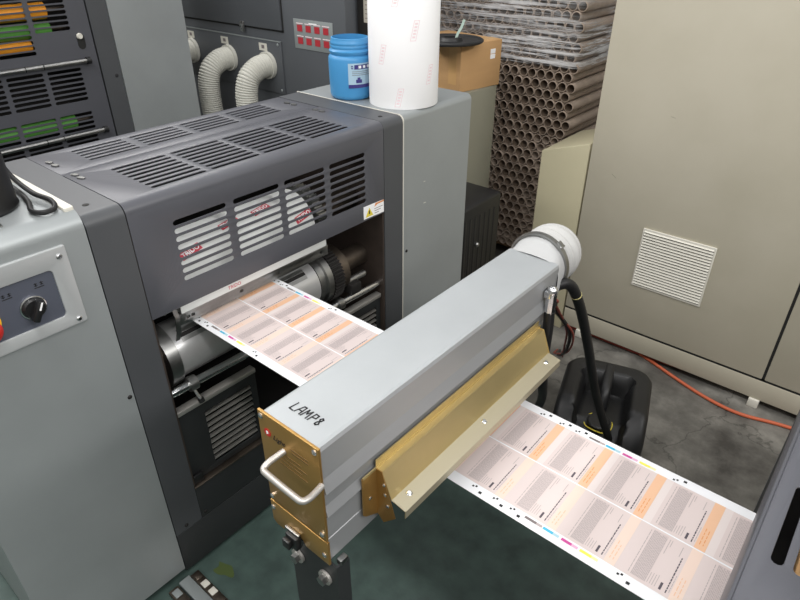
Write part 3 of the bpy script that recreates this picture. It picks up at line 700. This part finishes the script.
# duct spigot wrapped in white cloth, clamp band
DX, DZ = -0.588, 1.096
mb = MB(); n = 40; rings = []
def sq(a, hx, hz):
    c, s = math.cos(a), math.sin(a); p = 5.0
    r = (abs(c) ** p + abs(s) ** p) ** (-1 / p); return (c * r * hx, s * r * hz)
for t in [i / 8 for i in range(9)]:
    y = LY1 - .004 + .068 * t; e = t * t * (3 - 2 * t); ring = []
    for k in range(n):
        a = 2 * PI * k / n; bx, bz = sq(a, .069, .069); rx, rz = .0705 * math.cos(a), .0705 * math.sin(a)
        wob = 1 + .012 * math.sin(5 * a + 9 * t)
        ring.append(mb.bm.verts.new(((-.576) * (1 - e) + DX * e + (bx * (1 - e) + rx * e) * wob, y, 1.0735 * (1 - e) + DZ * e + (bz * (1 - e) + rz * e) * wob)))
    rings.append(ring)
mb.mi(M['sleeve'])
for a_, b_ in zip(rings[:-1], rings[1:]):
    for k in range(n): mb.bm.faces.new((a_[k], a_[(k + 1) % n], b_[(k + 1) % n], b_[k]))
bmesh.ops.recalc_face_normals(mb.bm, faces=mb.bm.faces[:])
mb.build('cloth_sleeve', L, smooth=60)
DH = thing('duct_hose', 'white ribbed duct hose clamped to the far end of the lamp', 'hose', (DX, 1.27, 0))
ctrl = [(DX, LY1 + .05, DZ), (DX, LY1 + .085, DZ), (DX - .001, LY1 + .118, DZ - .001), (DX - .022, LY1 + .155, DZ - .022), (DX - .07, LY1 + .20, DZ - .08), (DX - .14, LY1 + .25, DZ - .17), (DX - .28, LY1 + .38, DZ - .36), (DX - .42, LY1 + .54, DZ - .60), (DX - .52, LY1 + .68, DZ - .84), (DX - .56, LY1 + .78, .085), (DX - .57, LY1 + .95, .085), (DX - .57, LY1 + 1.15, .085)]
mb = MB(); ribbed(mb, ctrl, .0640, .0095, .0140, M['hose2'], 36); mb.build('ribbed_hose', DH, smooth=40)
mb = MB(); mb.lathe([(.0715, 0), (.0775, 0), (.0775, .013), (.0715, .013)], M['steel'], (DX, LY1 + .048, DZ), (0, 1, 0), n=48); mb.box(-.009, .009, -.003, .016, .074, .083, M['steel'], .002, mtx=Matrix.Translation((DX, LY1 + .048, DZ)) @ Matrix.Rotation(math.radians(38), 4, 'Y')); mb.build('clamp_band', DH)
# black cable from the lamp end to the jerrycan, and the gland lead
mb = MB(); mb.sweep(smooth_path([(-0.530, 1.1685, 1.055), (-0.520, 1.195, 1.068), (-0.508, 1.22, 1.066), (-0.499, 1.25, 1.036), (-0.496, 1.32, 0.935), (-0.494, 1.42, 0.762), (-0.485, 1.50, 0.59), (-0.475, 1.58, 0.44), (-0.459, 1.65, 0.305), (-0.452, 1.675, 0.255)], 8), 0.0135, M['rubber'], 14)
cb = mb.build('power_cable'); tag(cb, 'thick black cable hanging from the lamp end down into the black jerrycan', 'cable')
mb = MB(); mb.sweep(smooth_path([(-0.4975, 1.262, 1.020), (-0.4974, 1.2632, 1.018)], 2), 0.0142, M['label_tie'], 14); mb.build('cable_tie', cb)
G = thing('cable_gland', 'chrome gland with a black lead on the side of the lamp near its far end', 'cable gland', (-0.49, 1.125, 0.9))
mb = MB(); mb.box(LX1 + .002, LX1 + .02, 1.098, 1.125, 1.085, 1.102, M['chrome'], .003); mb.cyl((LX1 + .016, 1.112, 1.095), (LX1 + .016, 1.112, 1.045), 0.0125, M['chrome'], n=8); mb.ball((LX1 + .016, 1.112, 1.100), .013, M['chrome']); mb.build('gland', G)
mb = MB(); mb.sweep(smooth_path([(LX1 + .016, 1.112, 1.048), (LX1 + .018, 1.113, 1.0), (LX1 + .016, 1.118, 0.93), (LX1 + .010, 1.128, 0.88), (LX1 - .01, 1.20, 0.76), (LX1 - .08, 1.36, 0.55), (LX1 - .20, 1.52, 0.25), (LX1 - .36, 1.68, 0.013)], 8), 0.0125, M['rubber'], 12); mb.build('lead', G)
mb = MB()
for k in range(3):
    mb.sweep(smooth_path([(-0.535 + .004 * k, 1.1695, 1.04), (-0.53 + .006 * k, 1.20 + .003 * k, 1.02), (-0.55 - .008 * k, 1.30, 0.93), (-0.60 + .01 * k, 1.50, 0.74), (-0.70 + .008 * k, 1.75, 0.48), (-.84 - .02 * k, 2.1, 0.18), (-.95 - .012 * k, 2.36, .011)], 6), 0.006 if k == 1 else 0.0035, M['wire'] if k != 1 else M['rubber'], 8)
tag(mb.build('wire_bundle'), 'thin red and black wires hanging beside the lamp end behind the gland', 'wire')

# ------------------------------------------------------------------ things on the right end cover
RC = (-1.437, 1.725)
PR = thing('paper_roll', 'tall white roll of paper standing on the silver end cover', 'paper roll', (RC[0], RC[1], 1.2503))
mb = MB(); mb.lathe([(.04, 0), (.121, 0), (.122, .002), (.122, .438), (.121, .44), (.04, .44), (.04, 0)], M['white'], (RC[0], RC[1], 1.2503), (0, 0, 1), n=72)
mb.build('wound_paper', PR)
mb = MB(); mb.lathe([(.036, 0), (.0398, 0), (.0398, .439), (.036, .439), (.036, 0)], M['tube'], (RC[0], RC[1], 1.2503), (0, 0, 1), n=32); mb.build('core', PR)
def roll_mark(ang, z, h=.062, w=.020, lean=.22):
    mb = MB(); r = .1224
    def P(u, v, d=0): a = ang + (u + lean * v) / r; return Vector((RC[0] + (r + d) * math.cos(a), RC[1] + (r + d) * math.sin(a), z + v))
    fr = .0022
    for u0, u1, v0, v1 in ((-w / 2, -w / 2 + fr, -h / 2, h / 2), (w / 2 - fr, w / 2, -h / 2, h / 2), (-w / 2, w / 2, -h / 2, -h / 2 + fr), (-w / 2, w / 2, h / 2 - fr, h / 2)):
        mb.quad(P(u0, v0), P(u1, v0), P(u1, v1), P(u0, v1), M['faintred'])
    for k in range(5): v = -h / 2 + .009 + .010 * k; mb.quad(P(-w * .25, v), P(w * .25, v), P(w * .25, v + .006), P(-w * .25, v + .006), M['faintred'])
    mb.build('faint_stamp', PR, smooth=0)
va = math.atan2(-RC[1], -RC[0])
for a, z in ((-.62, 1.425), (.30, 1.50), (-.12, 1.29), (.80, 1.36), (-.2, 1.6)): roll_mark(va + a, z)

BK = (-1.631, 1.659)
J = thing('plastic_jar', 'bright blue plastic jar without lid standing beside the white paper roll', 'jar', (BK[0], BK[1], 1.2503))
mb = MB(); mb.lathe([(0, .0), (.066, 0), (.074, .006), (.077, .018), (.0785, .09), (.0785, .135), (.076, .144), (.070, .149), (.0715, .154), (.0745, .158), (.0745, .163), (.070, .166), (.068, .17), (.0695, .174), (.0695, .178), (.068, .182), (.0695, .186), (.0695, .190), (.067, .194), (.066, .204), (.062, .205), (.0615, .16), (.070, .14), (.070, .02), (0, .016)], M['blue'], (BK[0], BK[1], 1.2503), (0, 0, 1), n=48)
mb.build('jar_body', J, smooth=40)
mb = MB(); vb = math.atan2(-BK[1], -BK[0])
def jarP(a, z, d=.0006): return Vector((BK[0] + (.0785 + d) * math.cos(vb + a), BK[1] + (.0785 + d) * math.sin(vb + a), 1.2503 + z))
def jarQ(a0, a1, z0, z1, m, d=.0006, n=8):
    for k in range(n):
        b0, b1 = a0 + (a1 - a0) * k / n, a0 + (a1 - a0) * (k + 1) / n
        mb.quad(jarP(b0, z0, d), jarP(b1, z0, d), jarP(b1, z1, d), jarP(b0, z1, d), m)
jarQ(-.12, 1.5, .045, .128, M['label_pale']); jarQ(-.12, 1.5, .045, .057, M['label_navy'], .001); jarQ(.16, 1.5, .108, .123, M['label_navy'], .001)
for k in range(4): jarQ(.35 + .22 * k, .48 + .22 * k, .111, .120, M['white'], .0014, 2)
jarQ(.02, .10, .110, .121, M['label_navy'], .001, 2); jarQ(.04, .08, .113, .118, M['label_pale'], .0014, 2)
jarQ(.22, .5, .062, .074, M['label_navy'], .001, 3); jarQ(.29, .43, .074, .081, M['label_navy'], .001, 2)
for k in range(3): jarQ(.05, 1.2, .088 + .006 * k, .0895 + .006 * k, M['greyink'], .001)
tag(mb.build('jar_label', J, smooth=60), 'pale blue label with navy bands')

# ------------------------------------------------------------------ control cabinet with its hoses, behind the press
YC = 2.35
K = thing('control_cabinet', 'dark slate control cabinet behind the press with white hoses plugged into it', 'cabinet', (-3.2, 2.6, 0))
mb = MB(); mb.box(-4.1, -2.335, YC, 2.95, 0.02, 1.95, M['cab'], 0.004); mb.build('body', K)
mb = MB(); mb.box(-4.08, -2.815, YC - .014, YC - .001, 1.292, 1.92, M['cab'], 0.003); mb.box(-4.085, -2.81, YC - .004, YC + .002, 1.282, 1.292, M['seam']); mb.box(-2.815, -2.808, YC - .004, YC + .002, 1.282, 1.92, M['seam']); dr = mb.build('door', K)
mb = MB(); mb.box(-3.162, -3.132, YC - .024, YC - .012, 1.262, 1.315, M['steel'], .003); mb.cyl((-3.147, YC - .03, 1.30), (-3.147, YC - .02, 1.262), .007, M['chrome']); mb.build('latch', dr)
mb = MB(); mb.box(-4.0, -2.835, YC - .010, YC - .001, 0.95, 1.235, M['cab'], .002); mb.box(-4.0, -2.835, YC - .013, YC - .001, 1.229, 1.235, M['ctlgrey'], .0005); pp_ = mb.build('port_panel', K)
for x, z in ((-2.86, 1.215), (-2.86, 0.97), (-3.95, 1.215)): screw(pp_, (x, YC - .010, z), (0, -1, 0), .008, M['ctlgrey'])
for x in (-3.70, -3.35, -2.99):
    b = MB(); b.box(x - .035, x + .035, YC - .0115, YC - .010, 1.172, 1.212, M['offwhite']); b.box(x - .012, x + .012, YC - .012, YC - .0115, 1.184, 1.202, M['greyink']); b.build('port_tag', pp_)
mb = MB(); mb.box(-2.72, -2.425, YC - .004, YC - .0005, 1.215, 1.362, M['ctlgrey'], .001)
for r_ in range(2):
    for k in range(4):
        x = -2.672 + .066 * k; z = 1.318 - .062 * r_
        mb.box(x - .019, x + .019, YC - .006, YC - .004, z - .016, z + .016, M['dullred']); mb.box(x - .026, x + .026, YC - .005, YC - .004, z + .021, z + .025, M['faintred'])
mb.box(-2.60, -2.54, YC - .005, YC - .004, 1.342, 1.348, M['white'])
tag(mb.build('indicator_plate', K), 'pale plate with two rows of red buttons')
mb = MB(); mb.box(-2.318, -2.06, 2.42, 2.47, 0.0, 1.95, M['dark'], .003)
bd = mb.build('notice_board'); tag(bd, 'dark upright board beside the slate cabinet, partly hidden by the jar and paper roll', 'board')
mb = MB(); mb.box(-2.272, -2.10, 2.417, 2.42, 1.372, 1.66, mat('aged_notice_paper', (176, 170, 158), .8))
for k in range(12): mb.box(-2.262, -2.12 - .01 * (k % 3), 2.4162, 2.417, 1.39 + .02 * k, 1.394 + .02 * k, M['greyink'])
tag(mb.build('paper_notice', bd), 'yellowed paper notice')
for x, lab in ((-3.70, 'leftmost white ribbed hose, mostly hidden behind the silver cover'), (-3.315, 'middle white ribbed hose bending down from the slate cabinet'), (-2.955, 'rightmost white ribbed hose bending down from the slate cabinet')):
    H = thing('duct_hose', lab, 'hose', (x, YC - .15, 0), 'white hoses from the control cabinet')
    z0 = 1.098
    ctrl = [(x, YC - .012, z0), (x, YC - .05, z0), (x, YC - .10, z0 - .01), (x - .005, YC - .155, z0 - .05), (x - .01, YC - .18, z0 - .12), (x - .01, YC - .185, z0 - .22), (x + .0, YC - .185, z0 - .4), (x + .01, YC - .18, z0 - .7), (x + .01, YC - .18, .03)]
    mb = MB(); ribbed(mb, ctrl, .0580, .0055, .0125, M['hose'], 28); mb.build('ribbed_tube', H, smooth=70)
    mb = MB(); mb.lathe([(.064, 0), (.074, 0), (.074, .02), (.064, .02)], M['hose'], (x, YC - .012, z0), (0, -1, 0), n=32); mb.build('collar', H)

# ------------------------------------------------------------------ pedestal, cardboard box, reel
PX0, PX1, PY0, PY1, PZ = -1.93, -1.622, 2.395, 2.655, 1.128
mb = MB(); mb.box(PX0, PX1, PY0, PY1, 0, PZ, M['khaki'], 0.004); tag(mb.build('pedestal'), 'khaki metal pedestal under the cardboard box', 'pedestal')
BX = thing('cardboard_box', 'brown cardboard box on the khaki pedestal beside the paper roll', 'box', (-1.83, 2.5, PZ))
mtx = Matrix.Translation((-1.656, 2.388, PZ + .0005)) @ Matrix.Rotation(math.radians(-9), 4, 'Z')
mb = MB(); mb.box(-0.36, 0, 0, 0.272, 0, 0.205, M['card'], 0.003, mtx=mtx); mb.build('carton', BX)
mb = MB(); mb.box(0, .0008, .195, .228, .125, .145, M['white'], mtx=mtx); mb.box(0, .0008, .195, .228, .148, .168, M['white'], mtx=mtx)
mb.build('sticker', BX)
mb = MB(); mb.box(-.075, -.025, -.0008, 0, 0.03, .2, M['cardtape'], mtx=mtx); mb.box(-.075, -.025, 0, .272, .205, .2058, M['cardtape'], mtx=mtx); mb.build('tape', BX)
RZ = PZ + .207
RL = thing('cable_reel', 'flat black plastic reel lying on the cardboard box', 'reel', (-1.74, 2.34, RZ))
rc_ = (-1.715, 2.385, RZ)
mb = MB(); mb.lathe([(.03, .0), (.05, 0), (.05, .010), (.128, .010), (.142, .008), (.147, .012), (.147, .018), (.141, .022), (.130, .015), (.055, .015), (.048, .028), (.03, .028), (.03, 0)], M['black'], rc_, (0, 0, 1), n=56)
mb.build('flange', RL)
mb = MB(); mb.sheet([(-.02, 0.0), (-.012, .025), (.004, .05), (.016, .082)], 'y', -.016, .016, M['stripgreen'], .0015, mtx=Matrix.Translation((rc_[0] + .03, rc_[1] + .03, rc_[2] + .0155)) @ Matrix.Rotation(.9, 4, 'Z')); mb.build('loose_strip', RL)

# black blower beside the end cover
B = thing('blower_motor', 'black ribbed blower housing in the gap beside the silver end cover', 'blower', (-1.48, 2.15, 0))
mb = MB(); mb.box(-1.62, -1.338, 1.99, 2.31, 0.36, 0.758, M['black'], 0.016, 3)
for k in range(7): mb.box(-1.339, -1.3365, 2.02 + .038 * k, 2.036 + .038 * k, 0.40, 0.70, M['black'], 0.002)
mb.build('housing', B)
mb = MB(); mb.ball((-1.333, 2.12, .56), .012, M['steel']); mb.build('knob', B)
mb = MB(); mb.cyl((-1.48, 2.10, 0.0), (-1.48, 2.10, 0.36), .07, M['black']); mb.cyl((-1.36, 2.14, 0.30), (-1.33, 2.14, 0.30), .05, M['black']); mb.sweep(smooth_path([(-1.40, 2.14, .30), (-1.33, 2.15, .29), (-1.30, 2.18, .2), (-1.31, 2.22, .06)], 8), .022, M['rubber'], 12); mb.build('pipework', B)

# ------------------------------------------------------------------ stack of board tubes on a pallet, stretch film round the top
TY = 3.0; OD = 0.0505; PXT = 0.0512; PZT = 0.0472
mb = MB(); 
for k in range(7): mb.box(-2.42, -1.36, TY + .02 + .15 * k, TY + .12 + .15 * k, .09, .11, M['wood'], .002)
for x in (-2.42, -1.94, -1.46): mb.box(x, x + .10, TY + .02, TY + 1.02, 0, .09, M['wood'], .002)
tag(mb.build('pallet'), 'wooden pallet on the floor under the stacked board tubes', 'pallet')
def tube_mesh():
    m = MB(); r = OD / 2; n = 18
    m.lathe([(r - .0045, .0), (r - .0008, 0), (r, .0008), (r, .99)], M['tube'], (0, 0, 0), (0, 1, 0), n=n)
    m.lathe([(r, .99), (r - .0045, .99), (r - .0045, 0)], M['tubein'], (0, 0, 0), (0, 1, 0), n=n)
    m.bm.normal_update()
    return m
proto = tube_mesh().build('board_tube', smooth=50)
GT = 'board tubes in the wrapped stack'
ncol, nrow = 20, 33
vis = []; hid = []
for r_ in range(nrow):
    for c_ in range(ncol):
        x = -1.398 - PXT * c_ - (PXT / 2 if r_ % 2 else 0); z = 0.136 + PZT * r_
        seen = False
        if x > -2.19 and z > 1.13: seen = z < 1.56
        elif x > -1.79 and z > 0.50: seen = not (x > -1.58 + (0.93 - z) * .09 and z < 0.80)
        elif x > -1.80 and z > 0.20: seen = x < -1.58
        (vis if seen else hid).append((x, z))
VISN = len(vis)
vis.sort(key=lambda p: -p[1])
hid += vis[300:]; vis = vis[:300]
for i, (x, z) in enumerate(vis):
    o = proto if i == 0 else proto.copy()
    if i: C.objects.link(o)
    j = random.uniform(-.004, .004)
    o.location = (x, TY + j, z); o.rotation_euler = (0, random.uniform(0, 6), 0)
    tag(o, 'grey-brown board tube, one open end among many in the film-wrapped stack', 'tube', GT)
mb = MB()
for x, z in hid:
    r = OD / 2
    mb.lathe([(r - .0045, .5), (r - .0045, 0), (r, 0), (r, .99)], M['tube'], (x, TY, z), (0, 1, 0), n=8)
tag(mb.build('board_tube_stack', smooth=50), 'remaining board tubes of the film-wrapped stack, hidden behind other things', 'tubes', GT, 'stuff')
mb = MB()
zs = [1.165, 1.21, 1.27, 1.38, 1.5, 1.62, 1.72]
def filmline(k, z):
    return [(-2.44, TY - .012, z), (-1.9, TY - .014 - .002 * (k % 2), z + .006), (-1.40, TY - .012, z + .010), (-1.366, TY + .02, z + .012), (-1.362, TY + .5, z + .02), (-1.362, TY + 1.0, z + .02)]
prev = None; i_ = mb.mi(M['film'])
for k, z in enumerate(zs):
    ln = [mb.bm.verts.new(p) for p in filmline(k, z)]
    if prev:
        for a in range(len(ln) - 1): mb.bm.faces.new((prev[a], prev[a + 1], ln[a + 1], ln[a]))
    prev = ln
tag(mb.build('stretch_film', smooth=60), 'clear creased stretch film wrapped round the top of the tube stack', 'plastic film')

# ------------------------------------------------------------------ beige cabinet at the right
YB = 2.545
E_ = thing('electrical_cabinet', 'large beige metal cabinet with a louvred vent filling the right background', 'cabinet', (0.0, 2.8, 0))
mb = MB(); mb.box(-1.05, 1.5, YB + .012, 2.93, 0.04, 1.98, M['beige']); mb.box(-1.05, 1.5, YB + .004, YB + .02, 0.132, 0.148, M['seam']); mb.box(-.14, -.122, YB + .004, YB + .02, 0.14, 1.98, M['seam']); bdy = mb.build('body', E_)
mb = MB(); mb.box(-1.05, 1.5, YB, YB + .03, 0.04, 0.135, M['beige'], .003); mb.build('plinth', E_)
mb = MB(); mb.box(-1.05, -0.1365, YB, YB + .014, 0.1465, 1.98, M['beige'], .003)
d1 = mb.build('door', E_)
mb = MB(); mb.box(-0.1255, 1.5, YB, YB + .014, 0.1465, 1.98, M['beige'], .003); mb.build('door', E_)
mb = MB(); mb.box(-.754, -.4485, YB - .008, YB, 0.384, 0.667, M['offwhite'], .003)
n = 20
for k in range(n):
    z = .395 + .0133 * k
    mb.box(-.746, -.4565, YB - .0085, YB - .006, z - .0015, z + .0035, M['seam'])
    mb.prism([(YB - .008, z + .0035), (YB - .014, z + .0045), (YB - .008, z + .0095)], 'x', -.746, -.4565, M['offwhite'])
mb.build('louvred_vent', d1, smooth=20)
for x in (-0.135, 1.2, -0.95):
    b = MB(); b.box(x - .02, x + .022, YB - .012, YB + .03, 0, .041, M['offwhite'], .004); b.build('foot', E_)
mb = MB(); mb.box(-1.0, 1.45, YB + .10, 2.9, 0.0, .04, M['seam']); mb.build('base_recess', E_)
for x, z, w_, a in ((-.74, 1.145, .010, .15), (-.93, .86, .013, .6)):
    mb = MB(); mt = Matrix.Translation((x, YB - .0003, z)) @ Matrix.Rotation(a, 4, 'Y'); mb.box(-w_, w_, -.0002, .0003, -.0007, .0007, M['khaki'], mtx=mt); mb.build('scratch_mark', d1)
mb = MB(); mb.prism([(-1.288, 0.0), (-1.0585, 0.0), (-1.0585, 0.972), (-1.288, 0.898)], 'y', YB + .004, 2.96, M['beige2'])
bmesh.ops.bevel(mb.bm, geom=mb.bm.edges[:], offset=.004, segments=2, affect='EDGES', profile=.5)
tag(mb.build('cable_duct_box'), 'narrow yellowish beige side box with a sloping top, left of the large cabinet', 'box')

# cords on the floor
mb = MB(); mb.sweep(smooth_path([(-1.03, 2.60, .0085), (-0.86, 2.612, .0085), (-0.72, 2.605, .0085), (-0.60, 2.57, .0085), (-0.45, 2.51, .0085), (-0.30, 2.46, .0085), (-0.16, 2.445, .0085), (0.0, 2.485, .0085), (0.2, 2.51, .0085), (0.6, 2.50, .0085)], 10), .0075, M['orangecord'], 10)
tag(mb.build('extension_cord'), 'orange cord lying on the floor in front of the beige cabinet, running to the right', 'cord')
mb = MB(); mb.sweep(smooth_path([(-1.03, 2.585, .0085), (-0.95, 2.592, .0085), (-0.75, 2.588, .0085), (-0.58, 2.592, .0085), (-0.35, 2.61, .0085), (0.1, 2.61, .0085), (0.5, 2.61, .0085)], 10), .008, M['redcord'], 10)
tag(mb.build('extension_cord'), 'dull red cord tucked under the edge of the beige cabinet', 'cord')

# ------------------------------------------------------------------ jerrycan
JC = Matrix.Translation((-0.540, 1.808, 0)) @ Matrix.Rotation(math.radians(17), 4, 'Z') @ Matrix.Scale(1.07, 4, (1, 0, 0)) @ Matrix.Scale(1.04, 4, (0, 1, 0)) @ Matrix.Scale(1.03, 4, (0, 0, 1))
JK = thing('jerrycan', 'black plastic jerrycan on the concrete floor with a cable going into its neck', 'jerrycan', (-0.540, 1.808, 0))
def can_mesh():
    m = MB(); t = bmesh.new()
    NX, NY = 28, 34; HX, HY, H = .148, .185, .33
    def sup(u, v):      # superellipse footprint from the unit square
        return u, v
    def top_z(x, y):
        z = H
        ax = abs(x) / HX
        # U-shaped rim with a long recess open towards the near end
        ry = (y + .03) / (HY * .78)
        inside = max(abs(x) / (HX * .60), ry if y > 0 else 0)
        dep = 0.0
        if inside < 1.0 or (y <= 0 and abs(x) < HX * .60):
            e = 1 - max(abs(x) / (HX * .60), ry if y > 0 else 0); dep = min(1.0, max(0, e) / .22); dep = dep * dep * (3 - 2 * dep)
        z -= .085 * dep
        if y < -.06: z -= .09 * min(1, (-.06 - y) / .11) ** 1.5 * (1 if abs(x) > HX * .6 else .75)
        z -= .010 * ax ** 4
        return z
    grid = []
    R_ = .055
    def foot(u, v, s=1.0):
        x, y = u * HX, v * HY
        # round the corners of the footprint
        cx, cy = HX - R_, HY - R_
        k = max(abs(u), abs(v))
        if k < 1e-9: return 0, 0
        bx, by = u / k * HX, v / k * HY
        if abs(bx) > cx and abs(by) > cy:
            dx, dy = abs(bx) - cx, abs(by) - cy; mxd = max(dx, dy); l = math.hypot(dx, dy); f = mxd / l
            # project onto arc
            bx = math.copysign(cx + dx * R_ / l * (mxd / R_) ** 0.0 if l > 1e-9 else cx, bx); by = math.copysign(cy + dy * R_ / l if l > 1e-9 else cy, by)
        return bx * k, by * k
    for i in range(NX + 1):
        row = []
        for j in range(NY + 1):
            u, v = -1 + 2 * i / NX, -1 + 2 * j / NY
            x, y = foot(u, v)
            k = max(abs(u), abs(v)); z = top_z(x, y)
            if k > .9: z -= .016 * ((k - .9) / .1) ** 2
            row.append(t.verts.new((x, y, z)))
        grid.append(row)
    for i in range(NX):
        for j in range(NY): t.faces.new((grid[i][j], grid[i + 1][j], grid[i + 1][j + 1], grid[i][j + 1]))
    loop = [grid[i][0] for i in range(NX)] + [grid[NX][j] for j in range(NY)] + [grid[i][NY] for i in range(NX, 0, -1)] + [grid[0][j] for j in range(NY, 0, -1)]
    prev = loop
    for zf, sc in ((.90, 1.015), (.5, 1.02), (.12, 1.015), (.03, .99), (0, .94)):
        ring = [t.verts.new((v.co.x * sc, v.co.y * sc, (v.co.z - .0) * zf if zf > .5 else H * zf)) for v in loop]
        for a in range(len(loop)):
            b = (a + 1) % len(loop); t.faces.new((prev[a], prev[b], ring[b], ring[a]))
        prev = ring
    t.faces.new(prev)
    bmesh.ops.recalc_face_normals(t, faces=t.faces[:])
    m._take(t, M['can'], JC); return m
can_mesh().build('can_body', JK, smooth=50)
mb = MB()
hp = smooth_path([(0, .155, .318), (0, .12, .318), (0, .07, .312), (0, .03, .298), (0, .005, .262), (0, 0.0, .235)], 6)
mb.sweep([JC @ Vector(p) for p in hp], .020, M['black'], 12); mb.build('carry_handle', JK)
mb = MB(); o = JC @ Vector((0.0, -.075, .232)); mb.lathe([(.0, .022), (.036, .022), (.040, .018), (.042, 0), (0, 0)], M['black'], o, (0, 0, 1), n=32); nk = mb.build('neck_cap', JK)
mb = MB()
mb.sweep([Vector(o) + Vector((.049 * math.cos(a), .049 * math.sin(a), .008 + .004 * math.sin(3 * a))) for a in [i * 2 * PI / 28 for i in range(29)]], .0022, M['yellow'], 6)
mb.build('yellow_ring', nk)
for x, y in ((-.115, .10), (-.118, -.01), (.115, .10), (.118, -.01)):
    b = MB(); b.ball(JC @ Vector((x, y, .3225)), .006, M['black'], (1, 1, .6)); b.build('moulded_stud', JK)

# ------------------------------------------------------------------ floor rail at the foot of the press, scrap on the floor
mb = MB(); mb.prism([(-1.235 + (.035 + .012 * math.sin(3 * a + 1)) * math.cos(a), .575 + (.022 + .007 * math.sin(2 * a)) * math.sin(a)) for a in [2 * PI * i / 30 for i in range(30)]], 'z', 0.0002, 0.0008, M['oil'])
tag(mb.build('oil_stain'), 'olive oil stain on the green floor at the foot of the press', 'stain')
RA = thing('floor_rail', 'steel floor rail with a grey cover strip at the foot of the press', 'rail', (-0.9, 0.52, 0))
mb = MB(); mb.box(-1.29, -0.30, 0.448, 0.485, 0, 0.022, M['ctlgrey'], .002); cs = mb.build('cover_strip', RA)
mb = MB(); mb.box(-1.29, -0.30, 0.410, 0.444, 0, 0.016, M['gear'], .002); mb.box(-1.29, -0.30, 0.488, 0.518, 0, 0.014, M['gear'], .002); 
for k in range(24):
    mb.box(-1.28 + .04 * k, -1.255 + .04 * k, 0.492, 0.514, .014, .019, M['offwhite'] if k % 3 else M['gear'], .002); mb.box(-1.28 + .04 * k, -1.25 + .04 * k, 0.415, 0.438, .016, .020, M['gear'] if k % 2 else M['ctlgrey'], .002)
mb.build('rail_bed', RA)
for k in range(3): b = MB(); b.cyl((-1.16 + .3 * k, .4665, .022), (-1.16 + .3 * k, .4665, .0225), .011, M['ink']); b.build('hole', cs)
mb = MB(); mb.ball((-1.12, 0.80, .004), .009, M['white'], (1, .7, .45)); tag(mb.build('paper_scrap'), 'tiny white scrap lying on the green floor between press and lamp', 'scrap')

# ------------------------------------------------------------------ light
wd = bpy.data.worlds.new('hall_light'); SC.world = wd; wd.use_nodes = True
bg = wd.node_tree.nodes['Background']; bg.inputs[0].default_value = (0.92, 0.96, 1.0, 1); bg.inputs[1].default_value = 0.27
def area(name, loc, aim, sx, sy, power, col=(1, 0.98, 0.96)):
    l = bpy.data.lights.new(name, 'AREA'); l.shape = 'RECTANGLE'; l.size = sx; l.size_y = sy; l.energy = power; l.color = col
    o = bpy.data.objects.new(name, l); C.objects.link(o); o.location = loc
    d = Vector(aim) - Vector(loc); z = -d.normalized(); x = Vector((1, 0, 0)) if sx > sy else Vector((0, 1, 0)).cross(z)
    y = z.cross(x).normalized(); x = y.cross(z)
    o.rotation_euler = Matrix((x, y, z)).transposed().to_euler(); return o
area('hall_and_fill_strip', (-0.9, 0.05, 3.3), (-0.9, 0.05, 0), 5.0, 0.25, 66)
area('hall_and_fill_strip', (-0.6, -2.2, 3.5), (-0.6, 2.4, 0.9), 5.0, 0.35, 32)  # added fill out of view, brightens the beige cabinet and tube ends
area('hall_and_fill_strip', (2.6, 0.9, 3.4), (-1.3, 0.9, 0.7), 0.35, 4.0, 72)  # unseen fill, added to lift the press fronts and the lamp's side
area('hall_and_fill_strip', (-1.6, 2.3, 3.5), (-1.6, 2.3, 0), 5.0, 0.25, 17)
area('hall_and_fill_strip', (-4.3, 0.9, 3.5), (-1.6, 0.9, 0.9), 0.5, 4.0, 60)  # broad unseen strip, added so the hood tops have something bright to reflect

# ------------------------------------------------------------------ camera
cam = bpy.data.cameras.new('camera'); co = bpy.data.objects.new('camera', cam); C.objects.link(co)
co.location = (0, 0, 1.8); co.rotation_euler = (math.radians(58.2494), math.radians(-0.0493), math.radians(40.1354))
cam.sensor_fit = 'HORIZONTAL'; cam.sensor_width = 36; cam.lens = 36 * 612.28 / 800; cam.clip_start = 0.02
SC.camera = co
SC.view_settings.view_transform = 'Standard'; SC.view_settings.look = 'None'; SC.view_settings.gamma = 1
SC.view_settings.use_curve_mapping = False; SC.view_settings.exposure = 0.42
